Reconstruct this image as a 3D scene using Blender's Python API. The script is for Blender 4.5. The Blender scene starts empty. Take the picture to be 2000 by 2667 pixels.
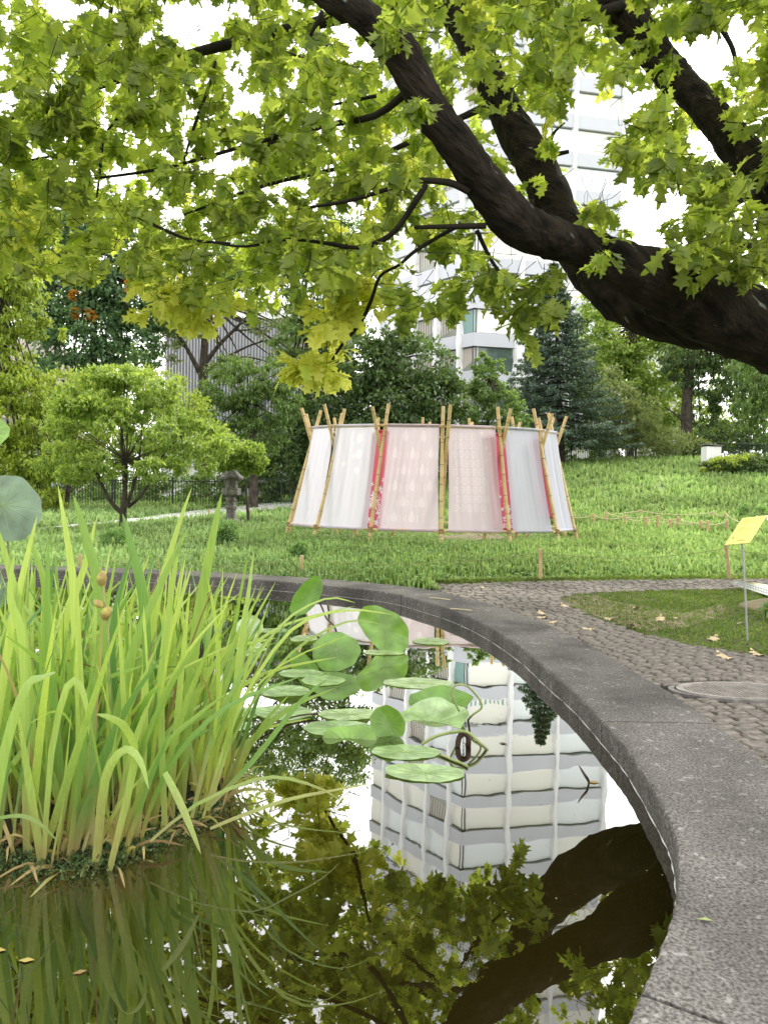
import bpy, math, random
import numpy as np
from mathutils import Vector, Matrix
random.seed(7); rng = np.random.default_rng(11)
S = bpy.context.scene
# ---------------------------------------------------------------- camera
FP, ROLL, HOR, CAMZ = 1926.0, 0.02, 1263.0, 1.05
PIT = math.atan((1333.5 - HOR) / FP)
cp, sp = math.cos(PIT), math.sin(PIT)
cam_d = bpy.data.cameras.new('camera'); cam = bpy.data.objects.new('camera', cam_d); S.collection.objects.link(cam)
ex = Vector((1, ROLL * sp, ROLL * cp)).normalized(); ey = Vector((-ROLL, sp, cp)).normalized(); ez = ex.cross(ey).normalized()
M = Matrix((ex, ey, ez)).transposed().to_4x4(); M.translation = (0, 0, CAMZ); cam.matrix_world = M
cam_d.sensor_fit = 'VERTICAL'; cam_d.sensor_height = 36; cam_d.lens = FP / 2667 * 36
cam_d.clip_start = 0.02; cam_d.clip_end = 1500; S.camera = cam
# ---------------------------------------------------------------- sky, sun, exposure
SUN_EL, SUN_AZ = math.radians(42), math.radians(38)   # azimuth clockwise from +Y (view direction)
W = bpy.data.worlds.new("World"); S.world = W; W.use_nodes = True
nt = W.node_tree; bg = nt.nodes['Background']
sky = nt.nodes.new('ShaderNodeTexSky'); sky.sky_type = 'NISHITA'; sky.sun_disc = False
sky.sun_elevation = SUN_EL; sky.sun_rotation = SUN_AZ; sky.dust_density = 4
hs = nt.nodes.new('ShaderNodeHueSaturation'); hs.inputs['Saturation'].default_value = 0.12
mx = nt.nodes.new('ShaderNodeMixRGB'); mx.inputs[0].default_value = 0.6; mx.inputs[2].default_value = (12.5, 12.4, 12.2, 1)
nt.links.new(sky.outputs[0], hs.inputs['Color']); nt.links.new(hs.outputs[0], mx.inputs[1]); nt.links.new(mx.outputs[0], bg.inputs[0])
bg.inputs[1].default_value = 0.15
sl = bpy.data.lights.new('sun', 'SUN'); sl.energy = 1.5; sl.angle = math.radians(14); sl.color = (1, .95, .85)
so = bpy.data.objects.new('sun', sl); S.collection.objects.link(so)
sd = Vector((math.sin(SUN_AZ) * math.cos(SUN_EL), math.cos(SUN_AZ) * math.cos(SUN_EL), math.sin(SUN_EL)))
so.rotation_euler = sd.to_track_quat('Z', 'Y').to_euler()
S.view_settings.view_transform = 'Standard'; S.view_settings.look = 'None'; S.view_settings.gamma = 1
S.view_settings.exposure = 1.08; S.view_settings.use_curve_mapping = False
S.render.engine = 'CYCLES'; S.cycles.use_denoising = True
S.cycles.max_bounces = 8; S.cycles.diffuse_bounces = 4; S.cycles.glossy_bounces = 3; S.cycles.transmission_bounces = 4
S.cycles.transparent_max_bounces = 12; S.cycles.caustics_reflective = False; S.cycles.caustics_refractive = False
# ---------------------------------------------------------------- picture <-> place
def ray(px, py):
    x0 = (px - 1000) / FP; y0 = -(py - 1333.5) / FP
    x = x0 - ROLL * y0; y = y0 + ROLL * x0
    return np.array([x, cp + y * sp, y * cp - sp])
def P(px, py, d): r = ray(px, py); return np.array([0, 0, CAMZ]) + r * (d / r[1])
def G(px, py, z=0.0): r = ray(px, py); return np.array([0, 0, CAMZ]) + r * ((z - CAMZ) / r[2])
def sstep(a, b, x): t = np.clip((x - a) / (b - a), 0, 1); return t * t * (3 - 2 * t)
GZ = -0.10
def terrain(x, y):
    x = np.asarray(x, float); y = np.asarray(y, float)
    A = np.interp(x, [-16, -7, -4, 0, 3, 10, 16], [0, .1, .45, 1.15, 1.6, 2.55, 2.9])
    z = GZ + A * sstep(17.5, 43, y) ** .9
    z = z + .02 * np.sin(x * 1.7 + y) * np.sin(y * .9) * sstep(9, 12, y)
    return z
def T(px, py):
    r = ray(px, py); o = np.array([0, 0, CAMZ]); lo = 1.0
    for t in np.geomspace(1, 120, 500):
        q = o + r * t
        if q[2] < terrain(q[0], q[1]):
            a, b = lo, t
            for _ in range(20):
                m = (a + b) / 2; q = o + r * m
                if q[2] < terrain(q[0], q[1]): b = m
                else: a = m
            return o + r * b
        lo = t
    return o + r * 60
def inpoly(x, y, poly):
    x = np.asarray(x, float); y = np.asarray(y, float); c = np.zeros(x.shape, bool); n = len(poly)
    for i in range(n):
        x1, y1 = poly[i][0], poly[i][1]; x2, y2 = poly[(i + 1) % n][0], poly[(i + 1) % n][1]
        if y1 == y2: continue
        k = ((y1 > y) != (y2 > y)) & (x < (x2 - x1) * (y - y1) / (y2 - y1) + x1)
        c ^= k
    return c
def catmull(pts, n=8, closed=False):
    P_ = [np.array(p, float) for p in pts]; out = []; N = len(P_)
    for i in range(N if closed else N - 1):
        g = (lambda j: P_[j % N]) if closed else (lambda j: P_[min(max(j, 0), N - 1)])
        a, b, c, d = g(i - 1), g(i), g(i + 1), g(i + 2)
        for k in range(n):
            t = k / n
            out.append(.5 * ((2 * b) + (c - a) * t + (2 * a - 5 * b + 4 * c - d) * t * t + (3 * b - a - 3 * c + d) * t ** 3))
    if not closed: out.append(P_[-1])
    return np.array(out)
# ---------------------------------------------------------------- objects
def link(name, data, parent=None):
    o = bpy.data.objects.new(name, data); S.collection.objects.link(o)
    if parent is not None:
        o.parent = parent; o.matrix_parent_inverse = Matrix.Translation(-Vector(parent.location))
    return o
def tag(o, label=None, cat=None, group=None, kind=None):
    for k, v in (('label', label), ('category', cat), ('group', group), ('kind', kind)):
        if v: o[k] = v
    return o
def thing(name, label, cat, loc=(0, 0, 0), group=None):
    o = link(name, None); o.location = tuple(float(v) for v in loc); o.empty_display_size = .1
    return tag(o, label, cat, group)
def np_mesh(name, V, F, mats, smooth=False, fm=None):
    V = np.asarray(V, np.float32); F = np.asarray(F, np.int32); me = bpy.data.meshes.new(name)
    k = F.shape[1]; me.vertices.add(len(V)); me.vertices.foreach_set('co', V.ravel())
    me.loops.add(F.size); me.loops.foreach_set('vertex_index', F.ravel()); me.polygons.add(len(F))
    me.polygons.foreach_set('loop_start', np.arange(0, F.size, k, dtype=np.int32))
    if smooth: me.polygons.foreach_set('use_smooth', np.ones(len(F), bool))
    if fm is not None: me.polygons.foreach_set('material_index', np.asarray(fm, np.int32))
    for m in (mats if isinstance(mats, (list, tuple)) else [mats]): me.materials.append(m)
    me.update(calc_edges=True); me.validate(); return me
def npo(name, V, F, mat, parent=None, smooth=False, fm=None): return link(name, np_mesh(name, V, F, mat, smooth, fm), parent)
class MB:
    def __init__(s): s.v = []; s.f = []
    def add(s, v, f):
        b = len(s.v); s.v += [tuple(float(c) for c in q) for q in v]; s.f += [tuple(b + i for i in g) for g in f]; return s
    def box(s, c, size, ax=None, taper=1.0):
        c = np.array(c, float); h = np.array(size, float) / 2
        A = np.eye(3) if ax is None else np.array(ax, float); vs = []
        for z in (-1, 1):
            for x, y in ((-1, -1), (1, -1), (1, 1), (-1, 1)):
                k = taper if z > 0 else 1
                vs.append(c + A[0] * x * h[0] * k + A[1] * y * h[1] * k + A[2] * z * h[2])
        return s.add(vs, [(3, 2, 1, 0), (4, 5, 6, 7), (0, 1, 5, 4), (1, 2, 6, 5), (2, 3, 7, 6), (3, 0, 4, 7)])
    def tube(s, pts, rad, n=8, cap=True, rough=0):
        pts = [np.array(p, float) for p in pts]; N = len(pts)
        if np.isscalar(rad): rad = [rad] * N
        up = np.array([.13, .21, 1.0]); vs = []; prev = None
        for i in range(N):
            t = pts[min(i + 1, N - 1)] - pts[max(i - 1, 0)]; t = t / (np.linalg.norm(t) + 1e-9)
            a = prev if prev is not None else (up if abs(t @ up) < .95 * np.linalg.norm(up) else np.array([1., 0, 0]))
            a = a - t * (a @ t); a /= np.linalg.norm(a) + 1e-9; b = np.cross(t, a); prev = a
            for k in range(n):
                w = 2 * math.pi * k / n; r = rad[i] * (1 + (rough * (random.random() - .5) if rough else 0))
                vs.append(pts[i] + (a * math.cos(w) + b * math.sin(w)) * r)
        fs = [(i * n + k, i * n + (k + 1) % n, (i + 1) * n + (k + 1) % n, (i + 1) * n + k) for i in range(N - 1) for k in range(n)]
        if cap: fs += [tuple(range(n - 1, -1, -1)), tuple((N - 1) * n + k for k in range(n))]
        return s.add(vs, fs)
    def lathe(s, prof, c, n=16, rot=0):
        c = np.array(c, float); vs = []
        for r, z in prof:
            for k in range(n):
                w = 2 * math.pi * (k + rot) / n; vs.append(c + np.array([r * math.cos(w), r * math.sin(w), z]))
        N = len(prof); fs = [(i * n + k, i * n + (k + 1) % n, (i + 1) * n + (k + 1) % n, (i + 1) * n + k) for i in range(N - 1) for k in range(n)]
        fs += [tuple(range(n - 1, -1, -1)), tuple((N - 1) * n + k for k in range(n))]
        return s.add(vs, fs)
    def mesh(s, name, mat, smooth=False):
        me = bpy.data.meshes.new(name); me.from_pydata(s.v, [], s.f)
        if smooth: me.polygons.foreach_set('use_smooth', [True] * len(me.polygons))
        me.materials.append(mat); me.update(); return me
    def build(s, name, mat, parent=None, smooth=False): return link(name, s.mesh(name, mat, smooth), parent)
def unit(a): return a / (np.linalg.norm(a, axis=-1, keepdims=True) + 1e-9)
def frames(axis, normal):
    y = unit(axis); x = unit(np.cross(y, normal)); z = np.cross(x, y); return np.stack([x, y, z], axis=-1)
def scatter(Tv, Tf, pos, R, s):
    Tv = np.asarray(Tv, float); Tf = np.asarray(Tf); s = np.asarray(s)
    if s.ndim == 1: s = s[:, None]
    V = np.einsum('nij,kj->nki', R, Tv) * s[:, None, :] + pos[:, None, :]
    F = Tf[None] + (np.arange(len(pos)) * len(Tv))[:, None, None]
    return V.reshape(-1, 3), F.reshape(-1, Tf.shape[1])
# ---------------------------------------------------------------- materials
def nmat(name):
    m = bpy.data.materials.new(name); m.use_nodes = True; t = m.node_tree; b = t.nodes['Principled BSDF']
    return m, t, b, t.nodes['Material Output']
def c4(c): return (c[0], c[1], c[2], 1)
def mat(name, c1, c2=None, scale=5, rough=.7, bump=0, bscale=None, spec=.3, metal=0, detail=6, stretch=None, c3=None, s3=20, t3=.62, dist=.02, stain=None):
    m, t, b, o = nmat(name); b.inputs['Roughness'].default_value = rough; b.inputs['Metallic'].default_value = metal
    b.inputs['Specular IOR Level'].default_value = spec
    tc = t.nodes.new('ShaderNodeTexCoord'); src = tc.outputs['Object']
    if stretch:
        mp = t.nodes.new('ShaderNodeMapping'); mp.inputs['Scale'].default_value = stretch; t.links.new(src, mp.inputs[0]); src = mp.outputs[0]
    if c2 is not None:
        n = t.nodes.new('ShaderNodeTexNoise'); n.inputs['Scale'].default_value = scale; n.inputs['Detail'].default_value = detail; t.links.new(src, n.inputs['Vector'])
        r = t.nodes.new('ShaderNodeValToRGB'); r.color_ramp.elements[0].position = .35; r.color_ramp.elements[1].position = .65
        r.color_ramp.elements[0].color = c4(c1); r.color_ramp.elements[1].color = c4(c2); t.links.new(n.outputs[0], r.inputs[0]); col = r.outputs[0]
        if c3 is not None:
            n3 = t.nodes.new('ShaderNodeTexNoise'); n3.inputs['Scale'].default_value = s3; n3.inputs['Detail'].default_value = 8; t.links.new(src, n3.inputs['Vector'])
            r3 = t.nodes.new('ShaderNodeValToRGB'); r3.color_ramp.elements[0].position = t3; r3.color_ramp.elements[1].position = t3 + .06
            t.links.new(n3.outputs[0], r3.inputs[0]); q = t.nodes.new('ShaderNodeMixRGB'); t.links.new(r3.outputs[0], q.inputs[0])
            t.links.new(col, q.inputs[1]); q.inputs[2].default_value = c4(c3); col = q.outputs[0]
        if stain:
            n4 = t.nodes.new('ShaderNodeTexNoise'); n4.inputs['Scale'].default_value = stain[0]; n4.inputs['Detail'].default_value = 7; t.links.new(src, n4.inputs['Vector'])
            m4 = t.nodes.new('ShaderNodeMapRange'); m4.inputs[1].default_value = .35; m4.inputs[2].default_value = .65; m4.inputs[3].default_value = stain[1]; m4.inputs[4].default_value = stain[2]; t.links.new(n4.outputs[0], m4.inputs[0])
            q4 = t.nodes.new('ShaderNodeMixRGB'); q4.blend_type = 'MULTIPLY'; q4.inputs[0].default_value = 1; t.links.new(col, q4.inputs[1]); t.links.new(m4.outputs[0], q4.inputs[2]); col = q4.outputs[0]
        t.links.new(col, b.inputs['Base Color'])
    else: b.inputs['Base Color'].default_value = c4(c1)
    if bump:
        n2 = t.nodes.new('ShaderNodeTexNoise'); n2.inputs['Scale'].default_value = bscale or scale * 4; n2.inputs['Detail'].default_value = 8; t.links.new(src, n2.inputs['Vector'])
        bp = t.nodes.new('ShaderNodeBump'); bp.inputs['Strength'].default_value = bump; bp.inputs['Distance'].default_value = dist
        t.links.new(n2.outputs[0], bp.inputs['Height']); t.links.new(bp.outputs[0], b.inputs['Normal'])
    return m
def leafmat(name, ca, cb, trans=.45, tcol=None, rough=.45, spec=.35, cc=None, nscale=None):
    """leaf blade: colour varies leaf to leaf, light passes through"""
    m, t, b, o = nmat(name); g = t.nodes.new('ShaderNodeNewGeometry'); oi = t.nodes.new('ShaderNodeObjectInfo')
    ad = t.nodes.new('ShaderNodeMath'); ad.operation = 'ADD'; fr = t.nodes.new('ShaderNodeMath'); fr.operation = 'FRACT'
    t.links.new(g.outputs['Random Per Island'], ad.inputs[0]); t.links.new(oi.outputs['Random'], ad.inputs[1]); t.links.new(ad.outputs[0], fr.inputs[0])
    r = t.nodes.new('ShaderNodeValToRGB'); r.color_ramp.elements[0].color = c4(ca); r.color_ramp.elements[1].color = c4(cb)
    if cc is not None: e = r.color_ramp.elements.new(.93); e.color = c4(cb); r.color_ramp.elements[2].color = c4(cc); r.color_ramp.elements[2].position = 1
    t.links.new(fr.outputs[0], r.inputs[0]); col = r.outputs[0]
    if nscale:
        tc = t.nodes.new('ShaderNodeTexCoord'); n = t.nodes.new('ShaderNodeTexNoise'); n.inputs['Scale'].default_value = nscale; n.inputs['Detail'].default_value = 3
        t.links.new(tc.outputs['Object'], n.inputs['Vector']); mr = t.nodes.new('ShaderNodeMapRange'); mr.inputs[1].default_value = .35; mr.inputs[2].default_value = .65
        mr.inputs[3].default_value = .75; mr.inputs[4].default_value = 1.3; t.links.new(n.outputs[0], mr.inputs[0])
        q = t.nodes.new('ShaderNodeMixRGB'); q.blend_type = 'MULTIPLY'; q.inputs[0].default_value = 1; t.links.new(col, q.inputs[1]); t.links.new(mr.outputs[0], q.inputs[2]); col = q.outputs[0]
    t.links.new(col, b.inputs['Base Color']); b.inputs['Roughness'].default_value = rough; b.inputs['Specular IOR Level'].default_value = spec
    tr = t.nodes.new('ShaderNodeBsdfTranslucent'); k = t.nodes.new('ShaderNodeMixRGB'); k.blend_type = 'MULTIPLY'; k.inputs[0].default_value = 1
    t.links.new(col, k.inputs[1]); k.inputs[2].default_value = c4(tcol or (2.2, 2.0, .9)); t.links.new(k.outputs[0], tr.inputs[0])
    ms = t.nodes.new('ShaderNodeMixShader'); ms.inputs[0].default_value = trans
    t.links.new(b.outputs[0], ms.inputs[1]); t.links.new(tr.outputs[0], ms.inputs[2]); t.links.new(ms.outputs[0], o.inputs[0]); return m
M_ = {}
M_['oak'] = leafmat('oak_leaf', (.128, .178, .042), (.30, .35, .09), .64, (2.35, 2.3, 1.2), nscale=.8)
M_['oak_y'] = leafmat('oak_leaf_yellow', (.55, .58, .10), (.74, .72, .20), .55, (1.35, 1.38, 1.0), cc=(.45, .55, .1))
M_['bark'] = mat('oak_bark', (.005, .004, .003), (.032, .024, .018), 9, .9, 1.0, 26, .15, stretch=(.45, 1, 1.6), c3=(.20, .21, .19), s3=10, t3=.67, dist=.05)
bn = next(n_ for n_ in M_['bark'].node_tree.nodes if n_.type == 'MAPPING'); bn.vector_type = 'TEXTURE'; bn.inputs['Rotation'].default_value = (0, .72, 0); bn.inputs['Scale'].default_value = (4.0, .9, .9)
M_['twig'] = mat('twig_bark', (.008, .006, .004), (.02, .015, .01), 9, .9)
M_['trunk'] = mat('trunk_bark', (.03, .024, .018), (.08, .065, .05), 6, .9, .5)
M_['rim'] = mat('exposed_aggregate_concrete', (.050, .045, .040), (.160, .150, .139), 125, .9, .9, 170, .2, detail=12, c3=(.205, .196, .182), s3=38, t3=.615, dist=.005, stain=(2.6, .60, 1.3))
M_['meniscus_glint'] = mat('waterline_highlight', (.42, .42, .38), (.6, .6, .56), 20, .6)  # pale colour stands in for the bright meniscus highlight at the waterline
M_['sett'] = mat('granite_sett', (.105, .091, .077), (.21, .187, .162), 22, .85, .8, 60, .25, dist=.008, stain=(1.1, .65, 1.3))
M_['joint'] = mat('sett_joint_soil', (.016, .013, .009), (.04, .036, .02), 14, .95, .6, 50)
M_['soil'] = mat('lawn_soil', (.10, .14, .05), (.16, .21, .08), 1.3, .95, .3, 20)
M_['patchsoil'] = mat('thin_lawn_soil', (.06, .07, .025), (.11, .10, .05), 2.2, .95, .5, 40)
M_['bare'] = mat('bare_soil', (.13, .11, .06), (.2, .17, .1), 4, .95, .4, 30)
M_['gravel'] = mat('pale_gravel', (.38, .37, .36), (.55, .54, .53), 12, .95, .6, 60)
M_['grass'] = leafmat('grass_blade', (.14, .24, .085), (.32, .43, .20), .35, (1.6, 1.5, .8), .6, .2, nscale=.35)
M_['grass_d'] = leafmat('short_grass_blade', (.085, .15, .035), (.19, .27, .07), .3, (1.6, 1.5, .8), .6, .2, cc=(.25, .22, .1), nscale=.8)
M_['weed'] = leafmat('weed_leaf', (.11, .22, .07), (.26, .40, .17), .35, (1.6, 1.5, .8), .7, .15)
M_['iris'] = leafmat('iris_leaf', (.20, .33, .075), (.42, .54, .15), .42, (1.7, 1.6, .7), .4, .4)
M_['iris_d'] = leafmat('iris_leaf_blue_green', (.10, .22, .055), (.20, .35, .07), .38, (1.6, 1.5, .8), .4, .4)
M_['dead'] = leafmat('dead_iris_leaf', (.22, .14, .06), (.48, .38, .17), .25, (1.2, 1.1, .9), .7, .2)
def blade_zones(m):
    t = m.node_tree; tc = t.nodes.new('ShaderNodeTexCoord'); sx_ = t.nodes.new('ShaderNodeSeparateXYZ'); t.links.new(tc.outputs['Object'], sx_.inputs[0])
    n = t.nodes.new('ShaderNodeTexNoise'); n.inputs['Scale'].default_value = 9; t.links.new(tc.outputs['Object'], n.inputs['Vector'])
    ad = t.nodes.new('ShaderNodeMath'); ad.operation = 'MULTIPLY_ADD'; ad.inputs[1].default_value = .35; t.links.new(n.outputs[0], ad.inputs[0]); t.links.new(sx_.outputs[2], ad.inputs[2])
    mr = t.nodes.new('ShaderNodeMapRange'); mr.inputs[1].default_value = .13; mr.inputs[2].default_value = .42; mr.inputs[3].default_value = 1; mr.inputs[4].default_value = 0; t.links.new(ad.outputs[0], mr.inputs[0])
    mp = t.nodes.new('ShaderNodeMapping'); mp.inputs['Scale'].default_value = (260, 260, 2); t.links.new(tc.outputs['Object'], mp.inputs[0]); n2 = t.nodes.new('ShaderNodeTexNoise'); n2.inputs['Scale'].default_value = 1; t.links.new(mp.outputs[0], n2.inputs[0])
    m2 = t.nodes.new('ShaderNodeMapRange'); m2.inputs[1].default_value = .3; m2.inputs[2].default_value = .7; m2.inputs[3].default_value = .9; m2.inputs[4].default_value = 1.08; t.links.new(n2.outputs[0], m2.inputs[0])
    b = t.nodes['Principled BSDF']; src = b.inputs['Base Color'].links[0].from_socket; outs = [l.to_socket for l in src.links]
    q = t.nodes.new('ShaderNodeMixRGB'); q.inputs[2].default_value = (.36, .30, .13, 1); t.links.new(mr.outputs[0], q.inputs[0]); t.links.new(src, q.inputs[1])
    k = t.nodes.new('ShaderNodeMixRGB'); k.blend_type = 'MULTIPLY'; k.inputs[0].default_value = 1; t.links.new(q.outputs[0], k.inputs[1]); t.links.new(m2.outputs[0], k.inputs[2])
    for o_ in outs: t.links.new(k.outputs[0], o_)
blade_zones(M_['iris']); blade_zones(M_['iris_d'])
M_['lotus'] = leafmat('lotus_leaf_skin', (.14, .27, .055), (.21, .35, .075), .35, (1.4, 1.5, .5), .35, .5, nscale=9)
M_['pad'] = leafmat('floating_pad_skin', (.24, .36, .15), (.36, .46, .22), .15, (1.3, 1.5, .5), .22, .8, nscale=14)
M_['lotus_g'] = leafmat('grey_green_leaf_skin', (.10, .155, .10), (.135, .195, .125), .2, (1.2, 1.4, .6), .5, .4, nscale=9)
M_['stalk'] = mat('lotus_stalk_skin', (.16, .23, .06), (.28, .30, .12), 20, .5)
M_['pod'] = mat('seed_pod_skin', (.36, .32, .07), (.26, .17, .07), 60, .6)
M_['darkpod'] = mat('rotten_pod', (.03, .015, .01), (.06, .03, .02), 20, .6)
M_['mound'] = mat('wet_root_mat', (.008, .009, .003), (.03, .035, .010), 30, .9, 1, 30, dist=.03)
M_['bottom'] = mat('pond_mud', (.035, .028, .008), (.075, .06, .018), 2.5, .95)
M_['bamboo'] = mat('bamboo_cane', (.52, .36, .17), (.66, .49, .26), 6, .45, .1, spec=.4)
M_['node'] = mat('bamboo_node', (.22, .15, .08), (.32, .23, .12), 15, .6)
M_['stake'] = mat('round_wood_stake', (.40, .28, .15), (.52, .38, .22), 12, .8)
M_['rope'] = mat('hemp_rope', (.40, .35, .20), (.50, .44, .28), 40, .9)
M_['darkrope'] = mat('weathered_rope', (.16, .18, .07), (.24, .25, .10), 40, .9)
M_['stone'] = mat('lantern_stone', (.11, .10, .095), (.21, .195, .18), 9, .9, .5, 40, c3=(.3, .29, .25), s3=6)
M_['iron'] = mat('painted_iron', (.03, .04, .03), None, rough=.6)
M_['yellow'] = mat('yellow_sign_face', (.62, .59, .17), (.66, .63, .20), 3, .5)
M_['ink'] = mat('olive_print', (.30, .28, .08), None, rough=.6)
M_['steel'] = mat('galvanised_steel', (.30, .31, .29), (.40, .41, .39), 20, .45, metal=.5)
M_['castiron'] = mat('worn_cast_iron', (.22, .20, .18), (.34, .31, .28), 16, .55, metal=.25)
M_['board'] = mat('white_board', (.62, .63, .62), None, rough=.5)
M_['cream'] = mat('cream_board_face', (.70, .66, .34), (.74, .72, .5), 3, rough=.5)
M_['deadoak'] = mat('fallen_oak_leaf', (.42, .31, .17), (.55, .46, .30), 16, .8)
M_['bwhite'] = mat('white_column_cladding', (.74, .74, .75), None, rough=.5)
M_['spandrel'] = mat('pale_grey_spandrel', (.47, .48, .53), (.50, .51, .56), .4, .5)
M_['wallg'] = mat('grey_louvre_wall', (.30, .305, .33), None, rough=.6)
M_['wallg2'] = mat('grey_louvre_slat', (.40, .405, .43), None, rough=.6)
M_['beige'] = mat('beige_tower_wall', (.50, .45, .42), (.54, .49, .46), .5, .8)
M_['pinkwall'] = mat('pinkish_render', (.44, .36, .34), (.50, .42, .39), 1, .9)
M_['whitewall'] = mat('white_render', (.70, .70, .69), (.76, .76, .75), 1, .9)
M_['frame'] = mat('dark_window_frame', (.12, .12, .14), None, rough=.5)
def glass(name, c, r=.08, sp_=.9):
    m = mat(name, c, None, rough=r, spec=sp_); return m
M_['g_cream'] = glass('window_cream_blind', (.70, .69, .63)); M_['g_sky'] = glass('window_pale_blue', (.66, .70, .72))
M_['g_dark'] = glass('window_dark_teal', (.06, .09, .09)); M_['g_grey'] = glass('window_grey_interior', (.22, .23, .20))
M_['slat'] = mat('blind_slat', (.45, .40, .36), None, rough=.6); M_['slat_t'] = mat('teal_blind_slat', (.22, .36, .34), None, rough=.6)
def clothmat(name, c, alpha, c2=None):
    m, t, b, o = nmat(name); b.inputs['Roughness'].default_value = .85; b.inputs['Specular IOR Level'].default_value = .1
    b.inputs['Base Color'].default_value = c4(c); tr = t.nodes.new('ShaderNodeBsdfTranslucent'); tr.inputs[0].default_value = c4(c2 or c)
    ms = t.nodes.new('ShaderNodeMixShader'); ms.inputs[0].default_value = .45; t.links.new(b.outputs[0], ms.inputs[1]); t.links.new(tr.outputs[0], ms.inputs[2])
    tp = t.nodes.new('ShaderNodeBsdfTransparent'); m2 = t.nodes.new('ShaderNodeMixShader'); m2.inputs[0].default_value = alpha
    tc = t.nodes.new('ShaderNodeTexCoord'); n = t.nodes.new('ShaderNodeTexNoise'); n.inputs['Scale'].default_value = 160; t.links.new(tc.outputs['Object'], n.inputs['Vector'])
    bp = t.nodes.new('ShaderNodeBump'); bp.inputs['Strength'].default_value = .1; t.links.new(n.outputs[0], bp.inputs['Height']); t.links.new(bp.outputs[0], b.inputs['Normal'])
    t.links.new(tp.outputs[0], m2.inputs[1]); t.links.new(ms.outputs[0], m2.inputs[2]); t.links.new(m2.outputs[0], o.inputs[0]); return m
M_['cloth'] = clothmat('white_voile', (.69, .665, .765), .97); M_['cloth_p'] = clothmat('blush_voile', (.69, .585, .67), .96); M_['cloth_b'] = clothmat('bluish_white_voile', (.62, .62, .75), .97)
M_['pink'] = clothmat('pink_cloth', (.62, .13, .20), 1.0); M_['print'] = clothmat('white_print', (.77, .74, .82), .98)
M_['print_w'] = clothmat('faint_white_print', (.75, .67, .745), .98)
# ---------------------------------------------------------------- the ground
RW = .095
Ipx = [(200,1493),(450,1498),(789,1519),(1000,1541),(1090,1562),(1175,1587),(1261,1625),(1355,1684),(1422,1742),(1500,1806),(1585,1897),(1639,1959),(1723,2097),(1753,2161),(1765,2251),(1753,2366),(1681,2547),(1627,2667)]
inner = [G(x, y, RW)[:2] for x, y in Ipx]
inner[0] = np.array([-3.1, 7.62]); inner[1] = np.array([-1.95, 7.47])
inner += [np.array(q) for q in [(.15, .85), (-.45, .25), (-1.5, -.5), (-3, -1), (-5, -1.1), (-7, -.3), (-8.4, 1.6), (-8.9, 3.8), (-8.2, 6), (-6.6, 7.3), (-5, 7.75)]]
IN = catmull(inner, 10, True)
for _ in range(6): IN = (np.roll(IN, 1, 0) + IN * 2 + np.roll(IN, -1, 0)) / 4
tg = unit(np.roll(IN, -1, 0) - np.roll(IN, 1, 0)); NRM = np.stack([-tg[:, 1], tg[:, 0]], 1)   # outward: loop is clockwise
wd = np.interp(IN[:, 0], [-2, 0, .4, .8, 1], [.36, .44, .45, .45, .48])
OUT = IN + NRM * wd[:, None]
def coords(a, b, lo, hi, fine, coarse, grow=1.12):
    xs = list(np.arange(lo, hi, fine)); s = fine; x = lo
    left = []
    while x > a: s = min(s * grow, coarse); x -= s; left.append(x)
    s = fine; x = xs[-1]; right = []
    while x < b: s = min(s * grow, coarse); x += s; right.append(x)
    return np.array(left[::-1] + xs + right)
gx = coords(-260, 260, -9.6, 3.4, .13, 9); gy = coords(-60, 420, -2, 9, .13, 9)
XX, YY = np.meshgrid(gx, gy); ZZ = terrain(XX, YY); mid = IN + NRM * wd[:, None] * .5
n1, n2 = len(gy), len(gx); idx = np.arange(n1 * n2).reshape(n1, n2)
F = np.stack([idx[:-1, :-1], idx[:-1, 1:], idx[1:, 1:], idx[1:, :-1]], -1).reshape(-1, 4)
cxm = XX.ravel()[F].mean(1); cym = YY.ravel()[F].mean(1); F = F[~inpoly(cxm, cym, mid)]
tag(npo('ground', np.stack([XX.ravel(), YY.ravel(), ZZ.ravel()], 1), F, M_['soil'], smooth=True), kind='structure')
def fan(poly, z, name, m, **k):
    V = [(q[0], q[1], z) for q in poly]; ar = sum(V[i - 1][0] * V[i][1] - V[i][0] * V[i - 1][1] for i in range(len(V))); V = V if ar > 0 else V[::-1]; me = bpy.data.meshes.new(name); me.from_pydata(V, [], [tuple(range(len(V)))]); me.materials.append(m)
    return tag(link(name, me), kind='structure')
fan((IN + NRM * .1)[::2], -.42, 'pond_bottom', M_['bottom'])
# water
m, t, b, o = nmat('pond_water'); t.nodes.remove(b)
tc = t.nodes.new('ShaderNodeTexCoord'); mp = t.nodes.new('ShaderNodeMapping'); mp.inputs['Scale'].default_value = (1, .55, 1); t.links.new(tc.outputs['Object'], mp.inputs[0])
n = t.nodes.new('ShaderNodeTexNoise'); n.inputs['Scale'].default_value = 3.2; n.inputs['Detail'].default_value = 2; t.links.new(mp.outputs[0], n.inputs[0])
nb = t.nodes.new('ShaderNodeTexNoise'); nb.inputs['Scale'].default_value = 26; nb.inputs['Detail'].default_value = 3; t.links.new(mp.outputs[0], nb.inputs[0])
nm = t.nodes.new('ShaderNodeTexNoise'); nm.inputs['Scale'].default_value = .9; t.links.new(tc.outputs['Object'], nm.inputs[0])
mr = t.nodes.new('ShaderNodeMapRange'); mr.inputs[1].default_value = .5; mr.inputs[2].default_value = .7; mr.inputs[3].default_value = .0; mr.inputs[4].default_value = .26; t.links.new(nm.outputs[0], mr.inputs[0])
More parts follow.
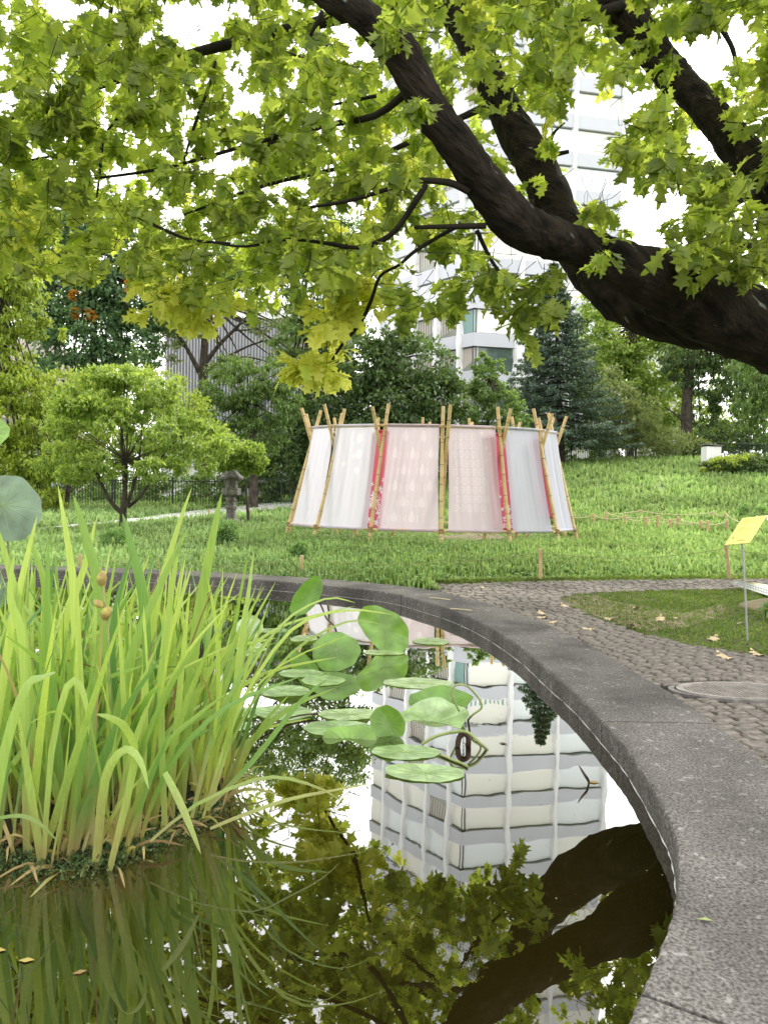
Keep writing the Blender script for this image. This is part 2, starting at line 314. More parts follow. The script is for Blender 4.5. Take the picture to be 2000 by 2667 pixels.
mu = t.nodes.new('ShaderNodeMath'); mu.operation = 'MULTIPLY_ADD'; t.links.new(nb.outputs[0], mu.inputs[0]); t.links.new(mr.outputs[0], mu.inputs[1]); t.links.new(n.outputs[0], mu.inputs[2])
bp = t.nodes.new('ShaderNodeBump'); bp.inputs['Strength'].default_value = .25; bp.inputs['Distance'].default_value = .0042; t.links.new(mu.outputs[0], bp.inputs['Height'])
gl = t.nodes.new('ShaderNodeBsdfGlossy'); gl.inputs['Roughness'].default_value = .0; gl.inputs[0].default_value = (.95, .95, .93, 1); t.links.new(bp.outputs[0], gl.inputs['Normal'])
tp = t.nodes.new('ShaderNodeBsdfTransparent'); tp.inputs[0].default_value = (.55, .47, .22, 1)
df = t.nodes.new('ShaderNodeBsdfDiffuse'); df.inputs[0].default_value = (.020, .016, .003, 1)
m1 = t.nodes.new('ShaderNodeMixShader'); m1.inputs[0].default_value = .45; t.links.new(tp.outputs[0], m1.inputs[1]); t.links.new(df.outputs[0], m1.inputs[2])
fr = t.nodes.new('ShaderNodeFresnel'); fr.inputs[0].default_value = 1.62; t.links.new(bp.outputs[0], fr.inputs['Normal'])
cr = t.nodes.new('ShaderNodeMapRange'); cr.inputs[1].default_value = .01; cr.inputs[2].default_value = .30; cr.inputs[3].default_value = .0; cr.inputs[4].default_value = 1; t.links.new(fr.outputs[0], cr.inputs[0])
pw = t.nodes.new('ShaderNodeMath'); pw.operation = 'POWER'; pw.inputs[1].default_value = 1.05; t.links.new(cr.outputs[0], pw.inputs[0]); pz = t.nodes.new('ShaderNodeMath'); pz.operation = 'MULTIPLY'; pz.inputs[1].default_value = .93; t.links.new(pw.outputs[0], pz.inputs[0])
m2 = t.nodes.new('ShaderNodeMixShader'); t.links.new(pz.outputs[0], m2.inputs[0]); t.links.new(m1.outputs[0], m2.inputs[1]); t.links.new(gl.outputs[0], m2.inputs[2]); t.links.new(m2.outputs[0], o.inputs[0])
fan((IN + NRM * .02)[::2], 0, 'pond_water', m)
# rim in cast segments
rim = thing('pond_rim', 'low dark exposed aggregate concrete rim curving round the pond', 'pond rim', (.9, 3, GZ))
NI = len(IN); cum = 0; cuts = [0]
for i in range(NI):
    cum += np.linalg.norm(IN[(i + 1) % NI] - IN[i])
    if cum > 1.72: cuts.append(i + 1); cum = 0
if NI - cuts[-1] < 6: cuts[-1] = NI
else: cuts.append(NI)
def rimseg(a, b):
    vs = []; rows = 0
    for i in range(a, b + 1):
        j = i % NI; p = IN[j].copy(); nn = NRM[j]; w = wd[j]
        if i == a: p = p + tg[j] * .005
        if i == b: p = p - tg[j] * .005
        for u, z in ((0, -.5), (0, RW - .014), (.004, RW - .004), (.014, RW), (w * .33, RW), (w * .66, RW), (w - .016, RW), (w - .004, RW - .005), (w, RW - .016), (w, -.35)):
            jz = 0 if z < 0 else .0025 * math.sin(i * 2.1 + u * 30)
            vs.append((p[0] + nn[0] * (u + jz), p[1] + nn[1] * (u + jz), z + jz * .5))
        rows += 1
    k = 10; fs = [(r * k + c, r * k + c + 1, (r + 1) * k + c + 1, (r + 1) * k + c) for r in range(rows - 1) for c in range(k - 1)]
    fs += [tuple(range(k)), tuple((rows - 1) * k + c for c in range(k))][:2]
    mb = MB(); mb.add(vs, fs); return mb.build('rim_segment', M_['rim'], rim)
for a, b in zip(cuts[:-1], cuts[1:]): rimseg(a, b)
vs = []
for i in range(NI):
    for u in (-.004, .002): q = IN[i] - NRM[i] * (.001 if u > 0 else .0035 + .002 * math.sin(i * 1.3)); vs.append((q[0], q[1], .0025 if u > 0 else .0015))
npo('waterline_highlight', vs, [(2 * i, 2 * i + 1, (2 * i + 3) % (2 * NI), (2 * i + 2) % (2 * NI)) for i in range(NI)], M_['meniscus_glint'], rim)  # thin pale strip: painted meniscus highlight, drawn like a scum line along the wall
# ---------------------------------------------------------------- cobbled path
def Gp(lst, z=GZ): return [G(x, y, z)[:2] for x, y in lst]
edge_lawn = Gp([(1120, 1520), (1200, 1517), (1400, 1513), (1650, 1509), (1850, 1507), (2080, 1507)])
patch = Gp([(1455, 1562), (1500, 1551), (1603, 1544), (1750, 1540), (1904, 1537), (2100, 1534), (2500, 1560), (2500, 1790), (2240, 1748), (2000, 1712), (1900, 1700), (1814, 1688), (1740, 1672), (1663, 1651), (1600, 1628), (1542, 1609), (1490, 1585)])
pathpoly = [tuple(q) for q in edge_lawn] + [(9, 8.6), (9, -1.5), (-.2, -1.5), (.1, .2), (.55, 1.1), (.9, 1.8), (1.08, 2.6), (1.08, 3.6), (.98, 4.6), (.85, 5.3), (.6, 6.0), (.35, 6.4)]
pp = [(float(q[0]), float(q[1]), GZ + .004) for q in pathpoly]
me = bpy.data.meshes.new('cobbled_path'); me.from_pydata(pp, [], [tuple(range(len(pp)))]); me.materials.append(M_['joint']); path = tag(link('cobbled_path', me), kind='structure')
fan(patch, GZ + .010, 'grass_island', M_['patchsoil'])
fan(Gp([(1465, 1562), (1510, 1553), (1560, 1556), (1600, 1570), (1780, 1600), (1880, 1575), (1900, 1600), (1780, 1640), (1680, 1648), (1620, 1632), (1545, 1606), (1495, 1585)]), GZ + .014, 'bare_ground', M_['bare'])
HOLE = np.array([2.06, 4.17]); HA, HB = .375, .175
def sett_mesh(k):
    r = random.Random(k); mb = MB(); w, d = .047, .043; rings = []
    for s_, z in ((1, -.03), (1, .004), (.88, .012)):
        rings.append([(w * s_ * sx * (1 + r.uniform(-.05, .05)), d * s_ * sy * (1 + r.uniform(-.05, .05)), z + (r.uniform(-.004, .004) if z > 0 else 0)) for sx, sy in ((-1, -.9), (-.92, -1), (.92, -1), (1, -.9), (1, .9), (.92, 1), (-.92, 1), (-1, .9))])
    v = sum(rings, []); n = 8; f = [(i * n + k2, i * n + (k2 + 1) % n, (i + 1) * n + (k2 + 1) % n, (i + 1) * n + k2) for i in range(2) for k2 in range(n)] + [tuple(16 + i for i in range(8))]
    mb.add(v, f); return mb
SETT = [sett_mesh(k) for k in range(8)]; SM = [s_.mesh('cobblestone', M_['sett']) for s_ in SETT]
cand = []
ang = .10; ca, sa = math.cos(ang), math.sin(ang); v = -4.0
while v < 10.5:
    rh = random.uniform(.086, .106); u = -6 + random.uniform(0, .1)
    while u < 9:
        w_ = random.uniform(.082, .142); vv = v + rh / 2 + .03 * math.sin(u * .8) + .012 * math.sin(u * 2.3 + v)
        cand.append(((u + w_ / 2) * ca - vv * sa + 1.5, (u + w_ / 2) * sa + vv * ca, ang + .03 * math.cos(u * .8) + random.uniform(-.04, .04), (w_ - .009) / .094, (rh - .009) / .086)); u += w_
    v += rh
cand = np.array(cand); ok = inpoly(cand[:, 0], cand[:, 1], pathpoly) & ~inpoly(cand[:, 0], cand[:, 1], patch) & ~inpoly(cand[:, 0], cand[:, 1], OUT + NRM * .03)
ok &= ((cand[:, 0] - HOLE[0]) / (HA + .09)) ** 2 + ((cand[:, 1] - HOLE[1]) / (HB + .06)) ** 2 > 1
ok &= (cand[:, 0] < .56 * cand[:, 1] + 1.2) & (cand[:, 1] > 1.2) & (cand[:, 0] < 7.5)
cand = cand[ok]; vis = (cand[:, 0] < .515 * cand[:, 1] - .03) & (cand[:, 1] < 9)
order = np.argsort(np.where(vis, cand[:, 1], 99)); rest = MB()
for r_, i in enumerate(order):
    x, y, a, kw_, kd_ = cand[i]; zz = GZ + .004 + random.uniform(-.003, .003)
    if r_ < 300:
        o = link('cobblestone', random.choice(SM), path); o.location = (x, y, zz); o.rotation_euler = (random.uniform(-.04, .04), random.uniform(-.04, .04), a)
        o.scale = (kw_, kd_, random.uniform(.9, 1.2))
    else:
        s_ = random.choice(SETT); c_, n_ = math.cos(a), math.sin(a); k1, k2 = kw_, kd_
        tx, ty = random.uniform(-.04, .04), random.uniform(-.04, .04)
        rest.add([(x + (q[0] * c_ * k1 - q[1] * n_ * k2), y + (q[0] * n_ * k1 + q[1] * c_ * k2), zz + q[2] + q[0] * tx + q[1] * ty) for q in s_.v], s_.f)
tag(rest.build('cobblestones', M_['sett'], path), kind='stuff')
# manhole cover
mh = thing('manhole_cover', 'round waffle patterned cast iron manhole cover set in the cobbles', 'manhole cover', (HOLE[0], HOLE[1], GZ))
mb = MB(); mb.lathe([(1, -.03), (1, .016), (.90, .016), (.89, .006), (.0001, .006)], (0, 0, 0), 48)
mb.v = [(HOLE[0] + x * HA, HOLE[1] + y * HB, GZ + .01 + z) for x, y, z in mb.v]; mb.build('lid', M_['castiron'], mh)
mb = MB(); mb.lathe([(1.12, -.03), (1.12, .012), (1.03, .012), (1.03, -.03)], (0, 0, 0), 48); mb.v = [(HOLE[0] + x * HA, HOLE[1] + y * HB, GZ + .01 + z) for x, y, z in mb.v]; mb.build('frame', M_['stone'], mh)
mb = MB()
for i in range(-17, 18):
    for j in range(-9, 10):
        x, y = i * .022, j * .0185
        if (x / HA) ** 2 + (y / HB) ** 2 < .72: mb.box((HOLE[0] + x, HOLE[1] + y, GZ + .019), (.013, .010, .008), taper=.8)
tag(mb.build('raised_stud', M_['castiron'], mh), kind='stuff')
# gravel path far left and the strip on the right
def ribbon(name, top, bot, m, dz=.012, n=60):
    tp_ = catmull([T(*q) for q in top], n // (len(top) - 1)); bt = catmull([T(*q) for q in bot], n // (len(bot) - 1)); k = min(len(tp_), len(bt)); V = []
    for i in range(k):
        for s_ in range(7): q = bt[i] + (tp_[i] - bt[i]) * s_ / 6; V.append((q[0], q[1], float(terrain(q[0], q[1])) + dz))
    F_ = [(i * 7 + s_, (i + 1) * 7 + s_, (i + 1) * 7 + s_ + 1, i * 7 + s_ + 1) for i in range(k - 1) for s_ in range(6)]
    tag(npo(name, V, F_, m, smooth=True), kind='structure'); return [tuple(q[:2]) for q in bt] + [tuple(q[:2]) for q in tp_[::-1]]
gp1 = ribbon('gravel_path', [(-300, 1395), (60, 1378), (330, 1352), (560, 1325), (760, 1304), (900, 1290)], [(-300, 1412), (60, 1391), (330, 1368), (560, 1347), (760, 1326), (900, 1312)], M_['gravel'])
gp2 = ribbon('gravel_path', [(1960, 1343), (2030, 1342), (2200, 1340)], [(1955, 1358), (2030, 1358), (2200, 1358)], M_['gravel'])
bare = ribbon('bare_ground', [(1150, 1395), (1250, 1390), (1330, 1400)], [(1150, 1404), (1250, 1408), (1330, 1404)], M_['bare'], .01)
# ---------------------------------------------------------------- grass
def grass(name, x, y, h, w, m, lean=.35, blades=4, spread=.05, excl=(), parent=None):
    k = np.ones(len(x), bool)
    for e in excl: k &= ~inpoly(x, y, e)
    x, y, h, w = x[k], y[k], h[k], w[k]; N = len(x) * blades
    X = np.repeat(x, blades) + rng.normal(0, 1, N) * spread * np.repeat(h, blades) * 4; Y = np.repeat(y, blades) + rng.normal(0, 1, N) * spread * np.repeat(h, blades) * 4
    Hh = np.repeat(h, blades) * rng.uniform(.6, 1.2, N); Ww = np.repeat(w, blades); pos = np.stack([X, Y, terrain(X, Y) - .005], 1)
    a = rng.uniform(0, 6.283, N); ax = np.stack([np.cos(a) * lean * rng.uniform(.2, 1.6, N), np.sin(a) * lean * rng.uniform(.2, 1.6, N), np.ones(N)], 1)
    R = frames(ax, np.stack([np.cos(a + 1.2), np.sin(a + 1.2), np.zeros(N)], 1))
    Tv = [(-.5, 0, 0), (.5, 0, 0), (-.35, .55, .06), (.35, .55, .06), (0, 1, .22)]; Tf = [(0, 1, 3), (0, 3, 2), (2, 3, 4)]
    V, F_ = scatter(Tv, Tf, pos, R, np.stack([Ww, Hh, Hh], 1)); return tag(npo(name, V, F_, m, parent), kind='stuff')
def cone(n, y0, y1, side=.62):
    y = np.exp(rng.uniform(math.log(y0), math.log(y1), n)); x = rng.uniform(-side, side, n) * y; return x, y
PCX = P(1122, 1300, 16.9)[0]
x, y = cone(45000, 8.0, 46); el = catmull([(*q,) for q in edge_lawn], 4)
yl = np.interp(x, [-9, -5, -3, -2, -1, 0, .6] + [q[0] for q in edge_lawn], [8.0, 8.2, 7.9, 7.9, 7.8, 7.2, 6.9] + [q[1] for q in edge_lawn])
k = y > yl + .02; x, y, yl2 = x[k], y[k], yl[k]
h = (.055 + .0048 * y) * rng.uniform(.7, 1.5, len(x)) * np.clip((y - yl2) * 1.3, .35, 1); wv = .0035 + .0011 * y
pe = ((x - PCX) / 3.5) ** 2 + ((y - 16.9) / 2.6) ** 2; h = np.where(pe < 1, h * .45, h)
g = grass('grass', x, y, h, wv, M_['grass'], .5, 4, .09, (gp1, gp2, bare, OUT)); g['label'] = 'long bright green meadow grass across the lawn and slope'; g['category'] = 'grass'
x = rng.uniform(1.3, 6, 70000); y = rng.uniform(4.4, 9.5, 70000); k = inpoly(x, y, patch) & (x < .6 * y); x, y = x[k], y[k]
dens = .5 + .5 * np.sin(x * 2.1 + 1) * np.sin(y * 1.7); k = rng.uniform(0, 1, len(x)) < .55 + .45 * dens; x, y = x[k], y[k]
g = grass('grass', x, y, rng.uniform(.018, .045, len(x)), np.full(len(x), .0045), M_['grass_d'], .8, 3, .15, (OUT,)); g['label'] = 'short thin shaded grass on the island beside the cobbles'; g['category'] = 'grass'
# moss and grass in the sett joints near the lawn edge
k = 3500; i = rng.integers(0, len(el) - 1, k); q = el[i][:, :2] + rng.normal(0, 1, (k, 2)) * [.25, .05]
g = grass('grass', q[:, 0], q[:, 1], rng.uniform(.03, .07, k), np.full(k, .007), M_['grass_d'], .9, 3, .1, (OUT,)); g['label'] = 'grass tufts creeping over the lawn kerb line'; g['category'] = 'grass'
# broad leaved weeds in the meadow
x, y = cone(5200, 8.2, 34); yl = np.interp(x, [-9, -5, -3, -2, -1, 0, .6] + [q[0] for q in edge_lawn], [8.3, 8.5, 8.2, 8.1, 8.0, 7.5, 7.2] + [q[1] for q in edge_lawn]); k = y > yl + .15; x, y = x[k], y[k]
kk = 5; N = len(x) * kk; X = np.repeat(x, kk) + rng.normal(0, .05, N); Y = np.repeat(y, kk) + rng.normal(0, .05, N); s_ = (.03 + .0022 * Y) * rng.uniform(.5, 1.3, N)
a = rng.uniform(0, 6.28, N); R = frames(np.stack([np.cos(a), np.sin(a), rng.uniform(-.2, .8, N)], 1), np.stack([rng.normal(0, .4, N), rng.normal(0, .4, N), np.ones(N)], 1))
LT = [(0, 0, 0), (.28, .45, .05), (0, 1, -.12), (-.28, .45, .05), (0, .45, 0)]; LF = [(0, 1, 4), (1, 2, 4), (0, 4, 3), (4, 2, 3)]
V, F_ = scatter(LT, LF, np.stack([X, Y, terrain(X, Y) + rng.uniform(.03, .12, N)], 1), R, s_)
tag(npo('weeds', V, F_, M_['weed']), 'low broad leaved weeds growing through the lawn', 'weeds', kind='stuff')
# ---------------------------------------------------------------- buildings
bld = thing('office_building', 'tall white office block with tapered columns and striped blinds behind the trees', 'building', (*P(1234, 900, 60)[:2], 0))
C0 = P(1234, 807, 60)[:2]; DL = unit(np.array([-.643, .766])); DF = unit(np.array([.98, .2]))
NF0, NF = -3, 11; FH = 3.03; ZS = 12.4
def wallpt(side, s, z, off=0):
    d = DL if side == 'L' else DF; nrm = np.array([-.766, -.643]) if side == 'L' else np.array([.2, -.98]); q = C0 + d * s + nrm * off
    return np.array([q[0], q[1], z])
def slab(name, side, s0, s1, z0, z1, o0, o1, m, parent):
    mb = MB(); v = [wallpt(side, s, z, o_) for o_ in (o0, o1) for s, z in ((s0, z0), (s1, z0), (s1, z1), (s0, z1))]
    mb.add(v, [(0, 1, 2, 3), (7, 6, 5, 4), (0, 4, 5, 1), (1, 5, 6, 2), (2, 6, 7, 3), (3, 7, 4, 0)]); return mb.build(name, m, parent)
colsL, colsF = [1.6, 4.35, 7.1, 10.0], [4.0, 8.3, 12.7]
slab('wall', 'L', 0, 12, 0, ZS + FH * NF, -5, -.5, M_['bwhite'], bld); slab('wall', 'F', .3, 13, 0, ZS + FH * NF, -9, -.5, M_['bwhite'], bld)
def window(side, s0, s1, z0, z1, kind):
    f = slab('window', side, s0, s1, z0, z1, -.40, -.30, M_['frame'], bld)
    slab('pane', side, s0 + .06, s1 - .06, z0 + .06, z1 - .06, -.29, -.27, M_[{'c': 'g_cream', 's': 'g_sky', 'd': 'g_dark', 'b': 'g_grey', 't': 'g_grey', 'h': 'g_cream'}[kind]], f)
    if kind in 'bt':
        mb = MB(); nn = 9
        for i in range(nn):
            s = s0 + (s1 - s0) * (i + .5) / nn; lo = z0 + (.1 if kind == 't' else (z1 - z0) * .45 * (1 - i / nn))
            v = [wallpt(side, s + d_ - .06, z, -.25) for d_, z in ((-.07, lo), (.08, lo), (.12, z1 - .1), (-.03, z1 - .1))]; mb.add(v, [(0, 1, 2, 3)])
        mb.build('blind_slat', M_['slat'] if kind == 'b' else M_['slat_t'], f)
    if kind == 'h':
        mb = MB(); nn = 10
        for i in range(nn):
            s = s0 + (s1 - s0) * (i + .5) / nn; v = [wallpt(side, s + d_, z, -.25) for d_, z in ((-.08, z0 + .1), (.08, z0 + .1), (.1, z0 + .55), (-.05, z0 + .55))]; mb.add(v, [(0, 1, 2, 3)])
        mb.build('blind_slat', M_['slat_t'], f)
rb = random.Random(4)
for k in range(NF0, NF):
    z = ZS + FH * k
    for side, L_, cols in (('L', 12, colsL), ('F', 13, colsF)):
        slab('spandrel', side, 0 if side == 'L' else .03, L_, z, z + 1.08, -.5, -.02 if side == 'L' else 0, M_['spandrel'], bld)
        ed = [0.02 if side == 'L' else .05] + cols + ([12] if side == 'L' else [])
        for i in range(len(ed) - 1):
            kind = rb.choice('ccsscs') if side == 'F' else rb.choice('ssccbs')
            if k < 0: kind = 'd' if side == 'F' else 'b'
            if side == 'L':
                kind = {(0, 0): 't', (0, 1): 'b', (1, 1): 'h', (1, 0): 's', (2, 1): 's', (2, 2): 'b', (0, 2): 'b', (3, 1): 's'}.get((k, i), kind)
            else: kind = {(0, 0): 'c', (1, 0): 'h', (2, 0): 'c'}.get((k, i), kind)
            window(side, ed[i], ed[i + 1], z + 1.1, z + FH - .02, kind)
for side, cols in (('L', colsL), ('F', colsF)):
    for ci, s in enumerate(cols):
        mb = MB(); vs = []; zs = []
        for k in range(NF0 * 2, NF * 2 + 1):
            z = ZS + FH * k / 2 + .5; w_ = .17 if (k + ci) % 2 else .36; zs.append(z)
            if side == 'F' and ci == 0 and k < 1: w_ += .28
            for ds, o_ in ((-w_, -.3), (w_, -.3), (w_ * .6, .16), (-w_ * .6, .16)): vs.append(wallpt(side, s + ds, z, o_))
        n_ = len(zs); fs = [(i * 4 + j, i * 4 + (j + 1) % 4, (i + 1) * 4 + (j + 1) % 4, (i + 1) * 4 + j) for i in range(n_ - 1) for j in range(4)] + [(0, 1, 2, 3), tuple(4 * (n_ - 1) + j for j in (3, 2, 1, 0))]
        mb.add(vs, fs); mb.build('column', M_['bwhite'], bld)
tw = thing('beige_tower', 'plain beige tower rising left of the white office block', 'building', (*P(1030, 700, 74)[:2], 0))
def boxpx(name, x0, x1, d, z0, z1, depth, m, parent=None, top=None):
    a = P(x0, 1100, d); b_ = P(x1, 1100, d); mb = MB(); mb.box(((a[0] + b_[0]) / 2, d + depth / 2, (z0 + z1) / 2), (b_[0] - a[0], depth, z1 - z0)); return mb.build(name, m, parent)
boxpx('wall', 996, 1060, 74, 0, 52, 8, M_['beige'], tw)
mb = MB(); a = P(996, 1100, 74)
for i in range(5): mb.box((a[0] + .25 + i * .5, 73.97, 26), (.05, .06, 52))
mb.build('wall_joint', M_['spandrel'], tw)
gb = thing('grey_building', 'grey hall with vertical louvres and white roof band behind the bare tree', 'building', (*P(640, 1000, 56)[:2], 0))
zt = P(640, 830, 56)[2]; boxpx('wall', 430, 905, 56, 0, zt, 9, M_['wallg'], gb); boxpx('roof_band', 425, 915, 55.8, zt, P(640, 792, 56)[2], 9.5, M_['whitewall'], gb)
mb = MB(); a = P(430, 1100, 55.9)[0]; b_ = P(905, 1100, 55.9)[0]
for i in range(60): mb.box((a + (b_ - a) * (i + .5) / 60, 55.9, zt / 2), (.07, .12, zt - .1))
tag(mb.build('louvre', M_['wallg2'], gb), kind='stuff')
pb = thing('pinkish_house', 'pinkish rendered house glimpsed through foliage at the far left', 'house', (*P(60, 1000, 52)[:2], 0))
boxpx('wall', -60, 112, 52, 0, P(60, 885, 52)[2], 7, M_['pinkwall'], pb); mb = MB(); q = P(85, 930, 51.95)
for dz in (0, -2.6): mb = MB(); mb.box((q[0], 51.97, q[2] + dz), (1.0, .1, 1.3)); mb.build('window', M_['g_grey'], pb)
def house(x0, x1, d, ytop, label, wins):
    h = thing('white_house', label, 'house', (*P((x0 + x1) / 2, 1300, d)[:2], 0)); zt = P(x0, ytop, d)[2]
    boxpx('wall', x0, x1, d, 0, zt, 6, M_['whitewall'], h)
    a, b_ = P(x0 - 8, 1100, d), P(x1 + 8, 1100, d); mb = MB(); mb.box(((a[0] + b_[0]) / 2, d + 3, zt + .25), (b_[0] - a[0], 6.8, .5), taper=.9); mb.build('roof', M_['stone'], h)
    for wx, wy, ww, wh in wins:
        q = P(wx, wy, d - .02); W_, H_ = ww * d / FP, wh * d / FP; q = np.array(q); mb = MB(); mb.box(q, (W_, .1, H_)); w = mb.build('window', M_['g_grey'], h)
        mb = MB(); mb.box((q[0], q[1] - .06, q[2]), (W_, .04, .06)); mb.box((q[0], q[1] - .06, q[2]), (.06, .042, H_))
        for s_ in (-1, 1): mb.box((q[0] + s_ * W_ / 2, q[1] - .06, q[2]), (.08, .05, H_ + .08)); mb.box((q[0], q[1] - .06, q[2] + s_ * H_ / 2), (W_, .045, .08))
        mb.build('frame', M_['whitewall'], w)
house(425, 530, 44, 1098, 'small white house with a barred window seen between the left trees', [(492, 1127, 26, 38)])
house(-40, 60, 46, 1108, 'white wall of a house at the far left edge', [(18, 1150, 16, 20)])
house(1375, 1530, 58, 1110, 'white low building behind the spruce trunk', [(1410, 1150, 26, 20), (1475, 1140, 26, 20)])
house(1690, 1800, 60, 900, 'tall white building glimpsed between the right trees', [(1742, 960, 30, 30), (1742, 1040, 30, 30)])
# ---------------------------------------------------------------- background trees
BG = {}
for nm_, a_, b_, t_ in (('dark', (.05, .095, .035), (.13, .19, .07), .32), ('mid', (.10, .17, .06), (.22, .31, .11), .4), ('light', (.17, .255, .06), (.35, .44, .13), .44),
                        ('lime', (.19, .27, .05), (.38, .44, .09), .45), ('blue', (.065, .105, .075), (.15, .22, .16), .2), ('olive', (.14, .18, .075), (.28, .33, .14), .3), ('bluegreen', (.06, .12, .06), (.16, .26, .12), .32)):
    BG[nm_] = leafmat('foliage_' + nm_, a_, b_, t_, (1.7, 1.7, .8), .5, .35)
BG['autumn'] = leafmat('foliage_orange', (.42, .20, .04), (.55, .34, .06), .4, (1.3, 1.2, .8))
LEAF4 = [(0, 0, 0), (.3, .5, .08), (0, 1, -.1), (-.3, .5, .08)]; LEAF4F = [(0, 1, 2), (0, 2, 3)]
NEED = [(-.05, 0, 0), (.05, 0, 0), (0, 1, -.05)]; NEEDF = [(0, 1, 2)]
def crown(blobs, leaf, n, m, parent, clump=.22, droop=.3, elong=1.0, name='crown', skew=0):
    """blobs: (centre xyz, radii xyz, weight)"""
    wts = np.array([b_[2] for b_ in blobs], float); wts /= wts.sum(); out = []
    for (c, r, _), w in zip(blobs, wts):
        c = np.array(c); r = np.array(r); nn = int(n * w); per = 38; nc = max(nn // per, 6)
        d = unit(rng.normal(0, 1, (nc, 3))); rad = rng.uniform(.45, 1.0, nc) ** .6; cc = c + d * r * rad[:, None]
        cs = clump * r.mean() * rng.uniform(.5, 1.2, nc)
        pts = np.repeat(cc, per, 0) + rng.normal(0, 1, (nc * per, 3)) * np.repeat(cs, per)[:, None] * [1, 1, .5] * .7
        out.append((pts, np.repeat(d, per, 0)))
    pos = np.concatenate([o_[0] for o_ in out]); d = np.concatenate([o_[1] for o_ in out]); N = len(pos)
    k = pos[:, 2] > terrain(pos[:, 0], pos[:, 1]) + .05; pos, d = pos[k], d[k]; N = len(pos)
    ax = unit(d * .6 + rng.normal(0, .7, (N, 3)) + [0, 0, -droop]); nr = unit(np.array([0, 0, 1.]) + rng.normal(0, .55, (N, 3)))
    s_ = leaf * rng.uniform(.6, 1.3, N); V, F_ = scatter(LEAF4, LEAF4F, pos, frames(ax, nr), np.stack([s_ / elong, s_, s_], 1))
    return tag(npo(name, V, F_, m, parent), kind='stuff')
def blobs_px(lst, d, thick=.8):
    o_ = []
    for q in lst:
        px, py, rx, ry = q[:4]; dd = d + (q[4] if len(q) > 4 else 0); c = P(px, py, dd); k = dd / FP
        o_.append((c, (rx * k, rx * k * thick, ry * k), rx * ry))
    return o_
def tree(name, label, cat, base, d, blobs, leaf, n, m, trunk=None, tr=.12, branches=(), group=None, **kw):
    bx_, by_ = base; b_ = P(bx_, by_, d); b_[2] = float(terrain(b_[0], b_[1])) - .1
    t_ = thing(name, label, cat, b_, group); mb = MB(); k = d / FP
    if trunk:
        pts = [b_] + [P(x, y, d) for x, y in trunk]; pts = catmull(pts, 4); n_ = len(pts); mb.tube(pts, [tr * (1.35 - .95 * i / n_) if i else tr * 1.6 for i in range(n_)], 9, rough=.1)
    for br in branches:
        pts = catmull([P(x, y, d + (q[0] if q else 0)) for x, y, *q in br[1]], 4); n_ = len(pts); mb.tube(pts, [max(br[0] * (1 - .8 * i / n_), .012) for i in range(n_)], 6)
    # limbs running into the crown
    root = P(*(trunk[-1] if trunk else (bx_, by_ - 40)), d)
    for c, r, _ in blobs:
        for j in range((1 if random.random() < .3 else 0) if d < 22 else 3):
            e = np.array(c) + unit(rng.normal(0, 1, 3)) * np.array(r) * .7; md = root * .45 + e * .55 + rng.normal(0, .15, 3)
            kt = .6 if d < 22 else 1; mb.tube(catmull([root, md, e], 3), [tr * q_ * kt for q_ in (.4, .3, .25, .2, .14, .1, .06)], 5)
    if mb.v: mb.build('trunk', M_['trunk'], t_)
    crown(blobs, leaf, n, BG[m], t_, **kw); return t_
BX = blobs_px
tree('dark_broadleaf_tree', 'tall blue green broadleaf tree with orange autumn tufts at upper left', 'tree', (248, 1300), 38,
     BX([(150, 640, 110, 90), (260, 700, 120, 110), (120, 780, 90, 120), (330, 760, 90, 90), (210, 860, 130, 110), (340, 900, 90, 80), (60, 720, 80, 90), (250, 580, 130, 70), (430, 800, 60, 80), (160, 980, 120, 60)], 38), .26, 26000, 'bluegreen', [(250, 1100), (245, 900), (250, 700)], .22, clump=.2)
t_ = thing('autumn_branch', 'small orange autumn leaf tuft in the dark broadleaf tree', 'branch', P(235, 830, 36)); crown(BX([(235, 825, 14, 22), (195, 812, 9, 10), (195, 768, 7, 8), (338, 745, 12, 12)], 36.4), .2, 500, BG['autumn'], t_, name='foliage')
tree('feathery_conifer', 'light yellow green feathery conifer hanging in from the left edge', 'tree', (-40, 1390), 24,
     BX([(20, 800, 90, 90), (60, 740, 80, 40), (-20, 950, 110, 90), (60, 1020, 100, 60), (40, 1100, 110, 70), (90, 1200, 80, 60), (110, 1280, 60, 50), (20, 1230, 90, 90), (120, 860, 50, 26), (0, 660, 70, 60)], 24), .2, 22000, 'lime', [(-40, 1000), (-50, 600)], .16, clump=.16, elong=2.0)
SP = []; rs = random.Random(8)
while len(SP) < 62:
    x_, y_ = rs.uniform(60, 590), rs.uniform(945, 1235)
    w_ = np.interp(y_, [945, 1000, 1080, 1160, 1235], [60, 150, 215, 265, 235])
    if abs(x_ - 325) > w_ or (y_ > 1205 and abs(x_ - 325) < 60): continue
    SP.append((x_, y_, rs.uniform(32, 68), rs.uniform(14, 30), rs.uniform(-1.6, 1.6) * (w_ / 260)))
tree('spreading_small_tree', 'small spreading light green tree with several dark stems on the left lawn', 'tree', (322, 1368), 17.3,
     BX(SP, 17.3), .105, 42000, 'light', [(322, 1335), (326, 1290), (330, 1200)], .075,
     [(.06, [(322, 1340), (292, 1310), (270, 1270), (240, 1200), (200, 1150)]), (.055, [(328, 1320), (325, 1260), (318, 1150), (322, 1050), (330, 980)]), (.05, [(330, 1320), (350, 1260), (365, 1180), (372, 1090)]), (.05, [(334, 1320), (365, 1295), (390, 1255), (430, 1180), (480, 1130)]), (.03, [(270, 1270), (230, 1205), (170, 1195), (120, 1180)])], clump=.3, elong=1.6)
